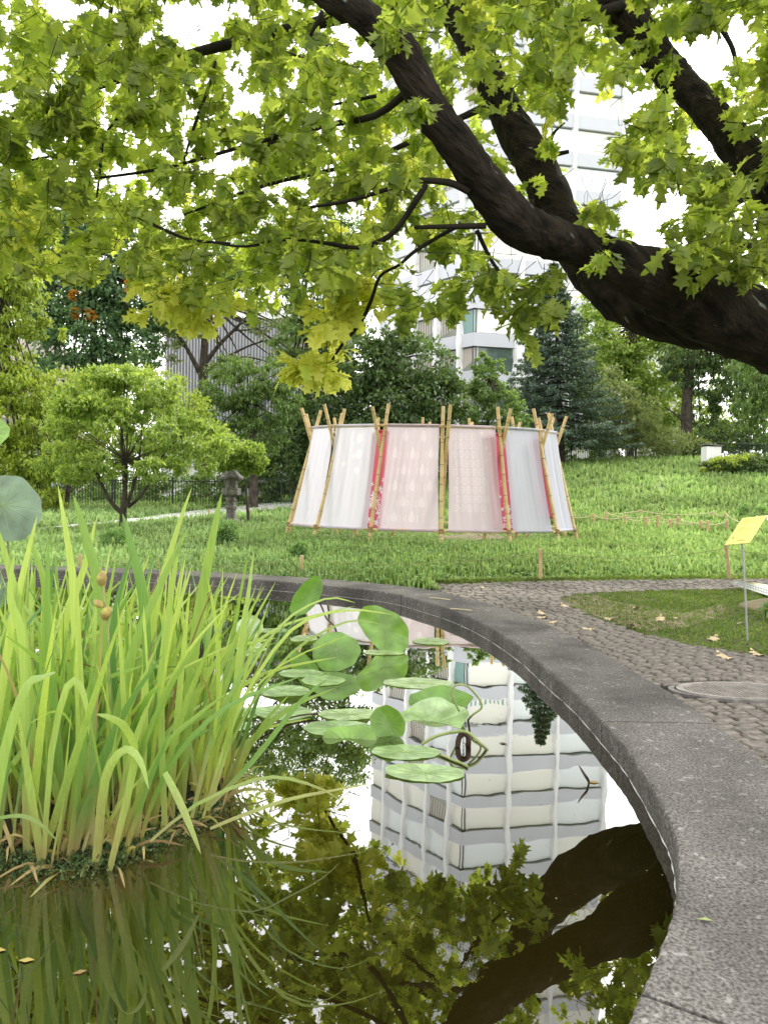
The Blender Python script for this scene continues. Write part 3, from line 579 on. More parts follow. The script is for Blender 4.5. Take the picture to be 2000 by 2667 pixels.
tree('young_light_tree', 'loose yellow green tree filling the gap left of the small spreading tree', 'tree', (170, 1350), 26,
     BX([(180, 1010, 80, 40), (120, 1090, 90, 50), (230, 1120, 90, 40), (400, 1000, 80, 40), (480, 1060, 70, 40), (90, 1180, 80, 40), (540, 1130, 60, 30)], 26), .14, 15000, 'lime', [(190, 1200), (200, 1100)], .07, clump=.3, elong=1.6)
tree('lantern_shrub_tree', 'small bright green tree growing over the stone lantern', 'tree', (650, 1362), 19.8,
     BX([(620, 1188, 60, 30), (660, 1205, 40, 24), (580, 1200, 40, 22), (640, 1172, 50, 22), (650, 1222, 34, 12)], 19.8), .10, 9000, 'light', [(640, 1260)], .04, clump=.18, elong=1.5)
tree('bare_tree', 'half bare dark branched tree in front of the grey hall', 'tree', (535, 1330), 40,
     BX([(470, 850, 60, 40), (700, 850, 70, 50), (780, 840, 60, 60), (620, 960, 70, 30), (740, 920, 60, 40), (430, 900, 50, 40), (560, 700, 120, 70), (700, 640, 110, 80), (450, 640, 90, 70)], 40), .17, 12000, 'olive', [(530, 1150), (530, 990), (535, 860), (538, 780)], .26,
     [(.16, [(530, 990), (500, 930), (470, 880), (430, 830)]), (.14, [(533, 950), (570, 900), (610, 860), (650, 820), (690, 790)]), (.10, [(533, 970), (600, 925), (680, 890), (760, 880)]), (.08, [(535, 880), (510, 830), (490, 790)]), (.08, [(570, 900), (560, 850), (580, 800)]), (.07, [(610, 860), (640, 860), (700, 850)]), (.1, [(530, 1000), (560, 950), (640, 930), (720, 950)])], clump=.3)
tree('feathery_green_tree', 'soft feathery mid green tree behind the stone lantern', 'tree', (660, 1340), 29,
     BX([(620, 1010, 110, 60), (700, 1060, 90, 60), (580, 1080, 100, 70), (660, 1130, 110, 50), (720, 990, 60, 50), (600, 960, 70, 30), (540, 1150, 70, 50)], 29), .17, 20000, 'mid', [(660, 1150), (640, 1050)], .13, clump=.16, elong=2)
tree('dark_broadleaf_tree', 'large dark green broadleaf tree right behind the cloth pavilion', 'tree', (985, 1290), 32,
     BX([(960, 960, 100, 80), (1080, 950, 110, 80), (1040, 1040, 140, 80), (900, 1050, 110, 90), (1150, 1040, 80, 70), (840, 1130, 90, 110), (980, 1150, 150, 90), (1100, 1130, 120, 80), (1010, 890, 70, 40), (800, 1200, 70, 90)], 32), .2, 34000, 'dark', [(985, 1100), (990, 950)], .2, clump=.2)
tree('slim_dark_tree', 'slim dark tree with ivy covered trunk between lantern and pavilion', 'tree', (775, 1320), 34,
     BX([(800, 880, 90, 60), (850, 950, 70, 60), (760, 960, 60, 50), (880, 850, 80, 50), (780, 1080, 60, 60), (830, 760, 100, 90), (930, 720, 80, 80), (760, 650, 90, 80), (900, 620, 90, 70), (650, 690, 90, 70)], 34), .18, 26000, 'mid', [(795, 1000), (800, 850)], .12, clump=.22)
tree('light_shrub_tree', 'light yellow green young tree left of the blue spruce', 'tree', (1270, 1260), 34,
     BX([(1265, 1000, 50, 50), (1230, 1050, 60, 50), (1310, 1060, 50, 50), (1255, 955, 22, 36), (1300, 970, 24, 30), (1290, 1120, 80, 50), (1200, 1110, 60, 40), (1345, 1110, 40, 40)], 34), .15, 13000, 'mid', [(1270, 1100), (1270, 980)], .07, clump=.2)
tree('light_green_tree', 'tall light green tree to the right of the blue spruce', 'tree', (1640, 1215), 52,
     BX([(1620, 860, 100, 110), (1560, 940, 70, 90), (1700, 930, 90, 100), (1600, 1010, 110, 80), (1720, 1040, 80, 90), (1640, 1100, 120, 60), (1560, 800, 60, 60), (1760, 900, 60, 80)], 52), .3, 20000, 'light', [(1640, 1000), (1640, 850)], .2, clump=.2)
tree('russet_shrub', 'loose shrub with russet tips under the light green tree', 'shrub', (1600, 1210), 46, BX([(1590, 1010, 50, 60), (1560, 1110, 40, 60), (1620, 1060, 40, 60)], 46), .22, 3600, 'olive', [(1600, 1120)], .07, clump=.25)
tree('feathery_shrub', 'pale olive feathery shrub at the top of the grassy slope', 'shrub', (1655, 1195), 40,
     BX([(1650, 1100, 55, 60), (1690, 1130, 60, 50), (1610, 1140, 50, 50), (1640, 1050, 30, 50), (1740, 1150, 60, 30), (1700, 1070, 24, 40)], 40), .17, 13000, 'olive', [(1655, 1150)], .06, clump=.2, elong=3, droop=-.5)
tree('dark_conifer', 'dark drooping conifer with straight bare trunk under the thick oak limb', 'tree', (1790, 1185), 46,
     BX([(1810, 900, 90, 70), (1860, 990, 90, 50), (1900, 920, 90, 70), (1780, 950, 60, 40), (1700, 780, 60, 50), (1900, 1050, 60, 30), (1830, 1080, 50, 30)], 46), .24, 17000, 'dark', [(1788, 1050), (1800, 900), (1800, 750)], .3, [(.1, [(1790, 1110), (1760, 1080), (1730, 1060)]), (.08, [(1790, 1060), (1810, 1020), (1850, 1000)])], clump=.18, elong=2.2, droop=.9)
tree('weeping_conifer', 'lighter weeping conifer hanging at the right edge above the laurel', 'tree', (2060, 1190), 38,
     BX([(1960, 960, 60, 70), (2010, 1010, 60, 80), (1940, 1050, 30, 70), (1990, 1100, 40, 60), (2040, 900, 60, 80)], 38), .24, 12000, 'mid', [(2060, 1000), (2060, 800)], .2, clump=.15, elong=3, droop=1.4)
# blue spruce: whorls of drooping boughs
def spruce():
    d = 40.5; b_ = P(1462, 1222, d); b_[2] = float(terrain(b_[0], b_[1])) - .1; t_ = thing('blue_spruce', 'blue green spruce with layered boughs behind the pavilion', 'tree', b_)
    top = P(1442, 680, d); mb = MB(); mb.tube([b_, b_ * .6 + top * .4, top], [.22, .14, .02], 8); P0, AX, NR, SS = [], [], [], []
    Ht = top[2] - b_[2]
    for lv in np.linspace(.16, .985, 30):
        Rr = (1 - lv) ** 1.05 * 5.2 + .1; Rr *= random.uniform(.85, 1.1); nb_ = 9
        for k in range(nb_):
            a = 6.283 * k / nb_ + lv * 40 + random.uniform(-.2, .2); L_ = Rr * random.uniform(.7, 1.1); c = b_ + (top - b_) * lv
            dr = np.array([math.cos(a), math.sin(a), 0]); pts = [c + dr * L_ * u + np.array([0, 0, -.28 * L_ * u + .16 * L_ * u * u * u]) for u in (0, .33, .66, 1)]
            mb.tube(pts, [.035, .025, .015, .006], 4, cap=False)
            ns = int(44 + 74 * L_); u = rng.uniform(.12, 1, ns) ** .7; sd_ = np.array([-dr[1], dr[0], 0]); wdt = (1 - u) * .32 * L_ + .12
            q = c + dr * (L_ * u)[:, None]; q[:, 2] += -.28 * L_ * u + .16 * L_ * u ** 3 - rng.uniform(0, .14, ns); sde = rng.uniform(-1, 1, ns) * wdt; q = q + sd_ * sde[:, None]
            P0.append(q); AX.append(dr * .9 + sd_ * np.sign(sde)[:, None] * .6 + rng.normal(0, .3, (ns, 3)) - np.array([0, 0, .2])); SS.append(rng.uniform(.12, .26, ns))
    q = np.concatenate(P0); ax = np.concatenate(AX); s_ = np.concatenate(SS); N = len(q)
    V, F_ = scatter(LEAF4, LEAF4F, q, frames(ax, np.array([0, 0, 1.]) + rng.normal(0, .5, (N, 3))), np.stack([s_ * .55, s_, s_], 1))
    mb.build('trunk', M_['trunk'], t_); tag(npo('crown', V, F_, BG['blue'], t_), kind='stuff')
spruce()
# hedges and understory behind the railings
def shrub(label, lst, d, leaf, n, m, name='bush', **kw):
    c = P(lst[0][0], lst[0][1], d); t_ = thing(name, label, 'bush', (c[0], c[1], float(terrain(c[0], c[1])))); crown(BX(lst, d), leaf, n, BG[m], t_, name='foliage', **kw)
shrub('dense green hedge behind the railing at the far left', [(60, 1290, 110, 70), (200, 1290, 90, 60), (140, 1240, 90, 50)], 34, .16, 9000, 'mid')
shrub('shaded leafy hedge behind the small spreading tree', [(330, 1300, 100, 60), (440, 1290, 90, 60), (390, 1220, 90, 60)], 35, .15, 7000, 'mid')
shrub('green hedge behind the stone lantern', [(560, 1280, 80, 60), (660, 1270, 80, 60), (720, 1240, 70, 60), (610, 1230, 70, 50)], 33.5, .15, 11000, 'mid')
shrub('dark ivy bank left of the pavilion top', [(740, 1130, 50, 70), (700, 1170, 60, 50), (760, 1220, 60, 60), (820, 1250, 60, 50)], 34, .15, 9000, 'dark')
shrub('dark undergrowth behind the middle of the pavilion', [(900, 1220, 120, 60), (1050, 1200, 120, 60), (1180, 1190, 100, 60)], 38, .2, 8000, 'dark')
shrub('low green undergrowth around the spruce trunk', [(1350, 1180, 80, 50), (1510, 1180, 60, 36), (1580, 1170, 50, 40)], 44.5, .17, 6000, 'mid')
shrub('grey green shrubs along the top of the slope', [(1760, 1160, 60, 26), (1810, 1165, 50, 24), (1700, 1175, 40, 20)], 43, .15, 5000, 'olive')
shrub('glossy dark laurel bush at the right edge of the slope', [(1900, 1220, 60, 24), (1960, 1215, 60, 32), (1990, 1240, 50, 30), (1860, 1215, 34, 18), (2040, 1230, 60, 40)], 33, .15, 9000, 'dark', clump=.3)
shrub('yellow flowering edge of the laurel bush beside the stone box', [(1880, 1205, 40, 14), (1930, 1198, 40, 12), (1850, 1225, 26, 12)], 32.6, .12, 2400, 'lime', clump=.3)
shrub('bright yellow green shrub behind the conifer trunk', [(1830, 1110, 70, 60), (1740, 1090, 60, 50), (1900, 1130, 60, 40)], 54, .24, 6000, 'lime')
shrub('deep shaded growth behind the laurel', [(1900, 1140, 100, 50), (2000, 1110, 90, 70)], 50, .22, 7000, 'dark')
# far wood that closes the view
t_ = tag(crown(BX([(-150, 800, 260, 260), (200, 900, 260, 200), (-300, 1100, 300, 200), (100, 1150, 260, 160), (430, 1180, 160, 100), (640, 1150, 150, 100), (780, 1000, 110, 130), (1800, 800, 130, 160), (1650, 1120, 150, 80), (2000, 850, 200, 220), (2200, 1000, 260, 260), (1900, 1080, 200, 90), (30, 560, 160, 100), (2150, 560, 200, 200), (-200, 560, 200, 150)], 68, .3), .5, 46000, BG['mid'], None, name='far_wood', clump=.2), 'far mass of mid green woodland behind the park', 'woodland', kind='stuff')
# ---------------------------------------------------------------- railings
def railing(label, pts, h, step):
    pts = np.array(pts); f0 = thing('iron_railing', label, 'railing', (*pts[0], float(terrain(*pts[0])))); mb = MB(); pm = MB(); rl = MB(); q = []
    for a, b_ in zip(pts[:-1], pts[1:]):
        L_ = np.linalg.norm(b_ - a); n_ = int(L_ / step)
        for i in range(n_):
            c = a + (b_ - a) * i / n_; z = float(terrain(*c)); mb.box((c[0], c[1], z + h / 2), (.018, .018, h))
            if i % 20 == 0: pm_ = MB(); pm_.box((c[0], c[1], z + h / 2 + .04), (.06, .06, h + .1)); pm_.build('post', M_['iron'], f0)
            q.append((c[0], c[1], z))
    rl.tube([(x, y, z + h - .05) for x, y, z in q[::4]], .02, 4); rl.tube([(x, y, z + .12) for x, y, z in q[::4]], .02, 4)
    tag(mb.build('bar', M_['iron'], f0), kind='stuff'); rl.build('rail', M_['iron'], f0)
railing('dark iron railing along the left edge of the lawn', [P(-120, 1340, 30)[:2], P(300, 1320, 29.5)[:2], P(760, 1310, 31.5)[:2], P(1000, 1300, 34)[:2]], 1.15, .11)
railing('dark iron railing along the top of the slope at right', [P(1390, 1200, 41.5)[:2], P(1560, 1200, 43)[:2], P(1800, 1200, 45.5)[:2], P(2100, 1200, 46)[:2]], 1.3, .12)
# ---------------------------------------------------------------- stone lantern
q = P(602, 1362, 20.3); gz = float(terrain(q[0], q[1])); ln = thing('stone_lantern', 'weathered grey stone lantern with ringed shaft beside the gravel path', 'stone lantern', (q[0], q[1], gz))
c = (q[0], q[1], gz - .03)
for nm_, prof, n_ in (('base', [(.27, 0), (.27, .08), (.24, .12), (.17, .14), (.15, .19)], 6), ('shaft', [(.14, .19), (.135, .27), (.125, .32), (.13, .40), (.15, .43), (.155, .47), (.15, .50), (.125, .53), (.12, .62), (.15, .66), (.15, .69), (.125, .71), (.12, .76)], 20),
                      ('platform', [(.15, .76), (.25, .81), (.26, .83), (.26, .99), (.24, 1.0)], 6), ('firebox', [(.17, 1.0), (.18, 1.24)], 6), ('roof', [(.32, 1.24), (.33, 1.29), (.14, 1.47), (.05, 1.5), (.06, 1.58), (.01, 1.64)], 6)):
    mb = MB(); mb.lathe(prof, c, n_, .3); mb.build(nm_, M_['stone'], ln)
# concrete box with lid and grey bin-post on the slope
q = T(1850, 1206); q[1] = 34; q = P(1850, 1195, 34); gz = float(terrain(q[0], q[1]))
bxn = thing('concrete_box', 'small pale concrete cabinet with a sloping lid on the slope', 'cabinet', (q[0], q[1], gz)); zt = P(1850, 1164, 34)[2]
mb = MB(); mb.box((q[0], q[1], (gz + zt) / 2 - .05), (.66, .6, zt - gz + .1)); mb.build('body', M_['whitewall'], bxn)
mb = MB(); v = [(q[0] + sx * .38, q[1] + sy * .36, zt + .01 + (.04 - sx * .03) + dz) for dz in (0, .05) for sx, sy in ((-1, -1), (1, -1), (1, 1), (-1, 1))]; mb.add(v, [(3, 2, 1, 0), (4, 5, 6, 7), (0, 1, 5, 4), (1, 2, 6, 5), (2, 3, 7, 6), (3, 0, 4, 7)]); mb.build('lid', M_['stone'], bxn)
q = P(1964, 1190, 34.5); gz = float(terrain(q[0], q[1])); mb = MB(); mb.lathe([(.12, 0), (.12, P(0, 1160, 34.5)[2] - gz), (.10, P(0, 1157, 34.5)[2] - gz)], (q[0], q[1], gz), 12)
tag(mb.build('grey_bollard', M_['steel']), 'pale grey cylindrical post behind the laurel bush', 'post')
# ---------------------------------------------------------------- rope fences
def stake(px, pyt, pyb, d, r, f, tilt=0):
    b_ = P(px, pyb, d); t = P(px + tilt, pyt, d); gz = float(terrain(b_[0], b_[1])); b_[2] = gz - .1; mb = MB(); ax = unit(t - b_)
    mb.tube([b_, t - ax * .02, t], [r, r, r * .8], 8); mb.build('post', M_['stake'], f); return t
def sag(a, b_, s_, n=8): return [a + (b_ - a) * u + np.array([0, 0, -s_ * 4 * u * (1 - u)]) for u in np.linspace(0, 1, n + 1)]
f = thing('rope_fence', 'low rope fence on wooden stakes along the edge of the lawn by the pond', 'rope fence', (*G(1407, 1503, GZ)[:2], GZ))
ds = [8.9, 9.1, 9.1, 9.3]; tops = []
for (x, y0, y1, tl), d in zip([(-250, 1440, 1500, 0), (209, 1443, 1494, 0), (785, 1446, 1500, 0), (1407, 1428, 1504, 0), (1903, 1418, 1492, -14), (2350, 1430, 1500, 0)], [9.2, 9.2, 9.2, 9.15, 9.6, 9.6]):
    tops.append(stake(x, y0, y1, d, .022, f, tl))
mb = MB()
for a, b_ in zip(tops[:-1], tops[1:]): mb.tube(sag(a - [0, 0, .05], b_ - [0, 0, .05], .10), .0045, 5)
mb.build('rope', M_['darkrope'], f)
for lab, lst in (('near row of short stakes with looping rope right of the pavilion', [(1470, 1336, 1362), (1544, 1338, 1364), (1627, 1342, 1372), (1682, 1347, 1376), (1745, 1352, 1380), (1825, 1355, 1384), (1892, 1353, 1380)]),
                 ('middle row of short stakes with rope crossing the lawn right of the pavilion', [(1579, 1333, 1358), (1712, 1341, 1378), (1765, 1345, 1380), (1842, 1355, 1388)]),
                 ('far row of short stakes with rope at the foot of the slope', [(1440, 1336, 1350), (1666, 1327, 1345), (1856, 1332, 1352), (1888, 1334, 1352), (1960, 1362, 1385)])):
    q0 = T(lst[0][0], lst[0][2]); f = thing('rope_fence', lab, 'rope fence', q0); tops = []
    for x, y0, y1 in lst:
        d = T(x, y1 + 4)[1]; tops.append(stake(x, y0, y1, d, .042, f))
    mb = MB()
    for a, b_ in zip(tops[:-1], tops[1:]): mb.tube(sag(a - [0, 0, .04], b_ - [0, 0, .04], .09), .013, 5)
    mb.build('rope', M_['rope'], f)
for lab, (x, y0, y1) in (('short wooden stake left of the stone lantern by the gravel path', (545, 1325, 1350)), ('short wooden stake right of the stone lantern by the gravel path', (653, 1328, 1348))):
    d = T(x, y1)[1]; b_ = P(x, y1, d); mb = MB(); mb.tube([b_ - [0, 0, .1], P(x, y0, d)], .035, 8); tag(mb.build('wooden_stake', M_['stake']), lab, 'stake')
# ---------------------------------------------------------------- cloth pavilion
PC = np.array([P(1122, 1300, 16.9)[0], 16.9]); RX, RY = 3.25, 1.95; NN = 14
def ring(th, k, z): return np.array([PC[0] + RX * k * math.sin(th), PC[1] - RY * k * math.cos(th), z])
TH = [2 * math.pi * i / NN + .03 for i in range(NN)]; ZB, ZT = .125, 2.27
def KO(z): return 1.0 - .135 * (z - ZB) / (ZT - ZB)     # lean of the outer cloth ring
pav = thing('bamboo_pavilion', 'ring of crossed bamboo poles and rails standing on the lawn', 'pavilion frame', (PC[0], PC[1], GZ))
def pole(a, b_, r=.037):
    mb = MB(); a = np.array(a); b_ = np.array(b_); bow = rng.normal(0, .012, 3); pts = [a + (b_ - a) * u + bow * 4 * u * (1 - u) for u in np.linspace(0, 1, 7)]
    mb.tube(pts, [r * 1.08, r * 1.05, r * 1.02, r, r * .98, r * .96, r * .94], 10); o_ = mb.build('pole', M_['bamboo'], pav, smooth=False)
    mb = MB(); L_ = np.linalg.norm(b_ - a); u = .1
    while u < .97:
        c = a + (b_ - a) * u + bow * 4 * u * (1 - u); ax = (b_ - a) / L_; mb.tube([c - ax * .008, c, c + ax * .008], [r * 1.05, r * 1.14, r * 1.05], 10, cap=False); u += random.uniform(.11, .16)
    tag(mb.build('node_ring', M_['node'], o_), kind='stuff')
for i, th in enumerate(TH):
    j = random.uniform(-.012, .012); dz = random.uniform(-.06, .06); sl_ = 0 if i == 0 else (.012 * (1 if math.sin(th) < 0 else -1))
    gzz = float(terrain(*ring(th, 1.0, 0)[:2]))
    a = ring(th, 1.035, gzz - .15); b_ = ring(th + .02 + j, .80, 2.70 + dz); pole(a, b_)
    a = ring(th + .03, .66, float(terrain(*ring(th, .66, 0)[:2])) - .15); b_ = ring(th + .05 if i == 0 else th + .045 * (1 if i < 7 else -1) , .925, 2.70 - dz); pole(a, b_, .037)
for i in range(NN):
    t0, t1 = TH[i], TH[(i + 1) % NN] + (2 * math.pi if i == NN - 1 else 0)
    for z, k, r, ext in ((ZT, KO(ZT), .017, .06), (ZB, 1.0, .019, .14)):
        a, b_ = ring(t0, k, z), ring(t1, k, z); d_ = unit(b_ - a); zz = .025 * (i % 2); mb = MB(); mb.tube([a - d_ * ext + [0, 0, zz], b_ + d_ * ext + [0, 0, zz]], r, 8)
        (mb.build('rail', M_['bamboo'], pav))
    mb = MB(); q = ring(t0, 1.008, ZB + .01)
    mb.tube([q - [0, 0, .05], q + [0, 0, .05]], .052, 10); mb.build('lashing', M_['node'], pav)
def panel_fn(i, u0, u1, k0=0, z0=ZB + .015, z1=ZT + .02, seed=0, fold=.018, shrink=.02, flare=0):
    t0, t1 = TH[i % NN] + 2 * math.pi * (i // NN), TH[(i + 1) % NN] + 2 * math.pi * ((i + 1) // NN)
    r_ = random.Random(seed); ph = [r_.uniform(0, 6.28) for _ in range(5)]; fq = [r_.uniform(8, 14), r_.uniform(18, 30), r_.uniform(40, 60)]; sk = r_.uniform(-.6, .6)
    def f(u, v):
        uu = u0 + (u1 - u0) * (u + shrink * math.sin(math.pi * v) * (1 - 2 * u)); z = z0 + (z1 - z0) * v; k = KO(z) + k0 + flare * v
        a, b_ = ring(t0, k, z), ring(t1, k, z); p = a + (b_ - a) * uu; n_ = unit(np.array([b_[1] - a[1], -(b_[0] - a[0]), 0]))
        e = min(v, 1 - v) * 4; e = min(e, 1); s_ = u + sk * v * .25
        w_ = (math.sin(fq[0] * s_ + ph[0]) * .5 + math.sin(fq[1] * s_ + ph[1] + 2 * v) * .3 * (1 - v * .3) + math.sin(fq[2] * s_ + ph[2] - 3 * v) * .14) * fold * (.35 + .65 * e)
        w_ += .05 * math.sin(math.pi * v) * (-.5)
        return p + n_ * w_, n_
    return f
def cloth_obj(name, f, m, nu=56, nv=34, parent=None, shapes=(), pm=None):
    V = [f(i / nu, j / nv)[0] for j in range(nv + 1) for i in range(nu + 1)]; F_ = [(j * (nu + 1) + i, j * (nu + 1) + i + 1, (j + 1) * (nu + 1) + i + 1, (j + 1) * (nu + 1) + i) for j in range(nv) for i in range(nu)]
    fm = None; mm = m
    if shapes:
        cu = np.array([(i + .5) / nu for j in range(nv) for i in range(nu)]); cv = np.array([(j + .5) / nv for j in range(nv) for i in range(nu)]); fm = np.zeros(len(cu), int); mm = [m, M_[pm]]
        for sh in shapes: k = inpoly(cu, cv, sh); fm[k] = 1 - fm[k]
    o_ = npo(name, V, F_, mm, parent, True, fm)
    for v, r_ in ((1.0, .030), (0.0, .030)):
        mb = MB(); mb.tube([f(u, v)[0] for u in np.linspace(0, 1, 9)], r_, 8); mb.build('sleeve', m, o_, smooth=True)
    return o_
AR = 1.45 / 2.2
def drop(u, v, s_=.1, k=1):
    o_ = []
    for i in range(14):
        a = 2 * math.pi * i / 14; r_ = s_ * .42; x = r_ * math.sin(a); y = -r_ * math.cos(a)
        if y > 0: y *= 1.0 + 1.1 * (y / r_) ** 2; x *= (1 - .45 * (y / (r_ * 2.1)))
        o_.append((u + x * k / AR, v + y * k))
    return o_
def circ(u, v, r_, n=12): return [(u + r_ * math.cos(2 * math.pi * i / n) / AR, v + r_ * math.sin(2 * math.pi * i / n)) for i in range(n)]
def annulus(u, v, r0, r1, n=20, wob=0): return [(u + r * (1 + wob * math.cos(i * 6.283 * 8 / n)) * math.cos(2 * math.pi * i / n) / AR, v + r * (1 + wob * math.cos(i * 6.283 * 8 / n)) * math.sin(2 * math.pi * i / n)) for r in (r0, r1) for i in range(n)]
def cloth(label, f, m, shapes=(), pm='print'):
    o_ = cloth_obj('cloth_panel', f, m, *((150, 190) if shapes else (56, 34)), shapes=shapes, pm=pm); tag(o_, label, 'cloth', 'cloth panels hung round the bamboo ring'); return o_
f1 = panel_fn(-3, .08, .97, seed=1, fold=.035); cloth('narrow pleated white cloth at the left end of the pavilion', f1, M_['cloth'])
f2 = panel_fn(-2, .03, .93, seed=2, fold=.024); cloth('white cloth with faint round print, second from the left', f2, M_['cloth'], [circ(.6, .87, .045, 16), circ(.63, .72, .05, 14), circ(.5, .7, .025), circ(.62, .56, .04), circ(.3, .62, .03), circ(.45, .82, .02)], 'print')
f3 = panel_fn(-1, .09, .965, seed=3, fold=.026)
DR = [(.36, .885), (.70, .885), (.19, .715), (.52, .715), (.86, .72), (.36, .56), (.71, .56), (.22, .405), (.53, .405), (.85, .41), (.38, .255), (.71, .25), (.25, .11), (.55, .11)]
def hook(u, v, s_, sg):
    o_ = [(u + sg * s_ * (.62 + .22 * math.sin(t * 3.1)) / AR, v - s_ * .55 + t * s_ * 1.0) for t in np.linspace(0, 1, 7)]
    return o_ + [(a + sg * s_ * .17 / AR, b_) for a, b_ in o_[::-1]]
cloth('pale pink white cloth printed with rows of white teardrops', f3, M_['cloth_p'], [drop(u, v, .088) for u, v in DR] + [hook(u, v, .075, s_) for u, v in DR[2:] for s_ in (-1, 1)], 'print_w')
f4 = panel_fn(0, .10, .93, seed=4, fold=.03); LR = []
for j in range(9):
    for i in range(5):
        u, v = .14 + i * .13 + (.06 if j % 2 else 0), .90 - j * .085
        if i < 4 or j > 3:
            for r_ in (.024, .035): LR.append([(u + r_ * (1 + .14 * math.cos(k * 6.283 * 8 / 48)) * math.cos(k * 6.283 / 48) / AR, v + r_ * (1 + .14 * math.cos(k * 6.283 * 8 / 48)) * math.sin(k * 6.283 / 48)) for k in range(48)])
            LR.append(circ(u, v, .009))
cloth('pale pink white cloth printed with faint lace rings, right of the centre poles', f4, M_['cloth_p'], LR + [circ(.80, .80, .014), circ(.88, .74, .016), circ(.78, .68, .016), circ(.70, .94, .02), circ(.85, .9, .012)], 'print_w')
f5 = panel_fn(1, .10, .93, seed=5, fold=.014); cloth('plain bluish white cloth, right of the lace printed one', f5, M_['cloth_b'])
f6 = panel_fn(2, .10, 1.0, seed=6, fold=.02); cloth('narrow bluish white cloth at the right end of the pavilion', f6, M_['cloth_b'])
for lab, i, u0, u1, z0, z1 in (('pink lining cloth showing in the gap left of the teardrop cloth', -2, .80, 1.14, ZB + .03, 2.17),
                               ('pink lining cloth at the right edge of the lace printed cloth', 0, .82, 1.20, ZB + .05, 2.15), ('mauve pink lining cloth at the right end of the pavilion', 1, .80, 1.12, ZB + .3, 2.12)):
    ff = panel_fn(i, u0, u1, k0=-.05, z0=z0, z1=z1, seed=20 + i, fold=.012); sh = []
    if i in (-2, 0):
        rr = random.Random(i + 9)
        for _ in range(24):
            u, v = rr.uniform(.1, .95), rr.uniform(.03, .52); r_ = rr.uniform(.012, .035)
            sh.append([(u + 4 * r_ * (1 + .5 * math.cos(5 * a + u * 9)) * math.cos(a), v + r_ * (1 + .5 * math.cos(5 * a + u * 9)) * math.sin(a)) for a in np.linspace(0, 6.283, 20)[:-1]])
    cloth(lab, ff, M_['pink'], sh)
fr_ = panel_fn(7, -.2, .9, k0=.0, z0=1.27, z1=2.02, seed=31); cloth('short pink cloth with a white motif seen through the centre gap', fr_, M_['pink'], [[(u + .03 * math.cos(a) * (1 + .3 * math.cos(4 * a)), .14 + .06 * math.sin(a) * (1 + .3 * math.cos(4 * a))) for a in np.linspace(0, 6.28, 16)[:-1]] for u in np.arange(.05, 1, .085)])
# ---------------------------------------------------------------- signs
sg_ = thing('info_sign', 'tilted yellow information sign on a thin metal pole by the path', 'sign', G(1948, 1677, GZ))
D = 5.25; base = G(1948, 1676, GZ); D = base[1]
top = P(1931, 1412, D - .02); mb = MB(); mb.tube([base - [0, 0, .1], base * .5 + top * .5, top], .008, 8); mb.build('pole', M_['steel'], sg_)
c_ = [P(1886, 1419, D - .10), P(1952, 1413, D - .10), P(1997, 1342, D + .16), P(1932, 1349, D + .16)]; nrm = unit(np.cross(c_[1] - c_[0], c_[3] - c_[0]))
mb = MB(); mb.add([q for q in c_] + [q - nrm * .006 for q in c_], [(0, 1, 2, 3), (7, 6, 5, 4), (0, 4, 5, 1), (1, 5, 6, 2), (2, 6, 7, 3), (3, 7, 4, 0)]); pl = mb.build('sign_plate', M_['yellow'], sg_)
def on(u, v): return c_[0] + (c_[1] - c_[0]) * u + (c_[3] - c_[0]) * v + nrm * .0015
mb = MB()
rows = [(.90, .12, .55), (.86, .12, .80), (.82, .12, .82), (.78, .12, .76), (.74, .12, .80)] + [(.62 - i * .035, .12, (.84, .80, .86, .70)[i % 4]) for i in range(6)] + [(.33, .14, .8)]
for v, u0, u1 in rows:
    u = u0; r_ = random.Random(int(v * 100))
    while u < u1: w_ = r_.uniform(.02, .07); mb.add([on(u, v), on(min(u + w_, u1), v), on(min(u + w_, u1), v + .014), on(u, v + .014)], [(0, 1, 2, 3)]); u += w_ + .015
for u0, v0, u1, v1 in ((.12, .20, .2, .27), (.38, .10, .72, .115), (.4, .125, .7, .135)): mb.add([on(u0, v0), on(u1, v0), on(u1, v1), on(u0, v1)], [(0, 1, 2, 3)])
mb.build('printed_text', M_['ink'], pl)
lb = thing('fallen_board', 'white and pale yellow printed board lying curved on the cobbles', 'board', G(1950, 1540, GZ)); V = []
for i in range(13):
    u = i / 12; a = G(1903 + 210 * u, 1519 + 62 * u + 4 * math.sin(u * 3), GZ + .04); b_ = G(1935 + 190 * u, 1512 + 34 * u, GZ + .13 - .05 * u)
    for k in range(5): q = a + (b_ - a) * k / 4; V.append(q + [0, 0, .02 * math.sin(k / 4 * 3.14)])
npo('white_face', V, [(i * 5 + k, (i + 1) * 5 + k, (i + 1) * 5 + k + 1, i * 5 + k + 1) for i in range(12) for k in range(2)], M_['board'], lb, True)
npo('yellow_face', V, [(i * 5 + k, (i + 1) * 5 + k, (i + 1) * 5 + k + 1, i * 5 + k + 1) for i in range(12) for k in range(2, 4)], M_['cream'], lb, True)
mb = MB()
for r0 in range(2):
    for i in range(3, 46):
        u = i / 50; a = G(1903 + 210 * u, 1519 + 62 * u + 4 * math.sin(u * 3), GZ + .04); b_ = G(1935 + 190 * u, 1512 + 34 * u, GZ + .13 - .05 * u); k = .12 + r0 * .16
        q = a + (b_ - a) * k + [0, -.004, .02 * math.sin(k * 3.14) + .004]; mb.box(q, (.006, .002, .014))
mb.build('printed_text', M_['frame'], lb)
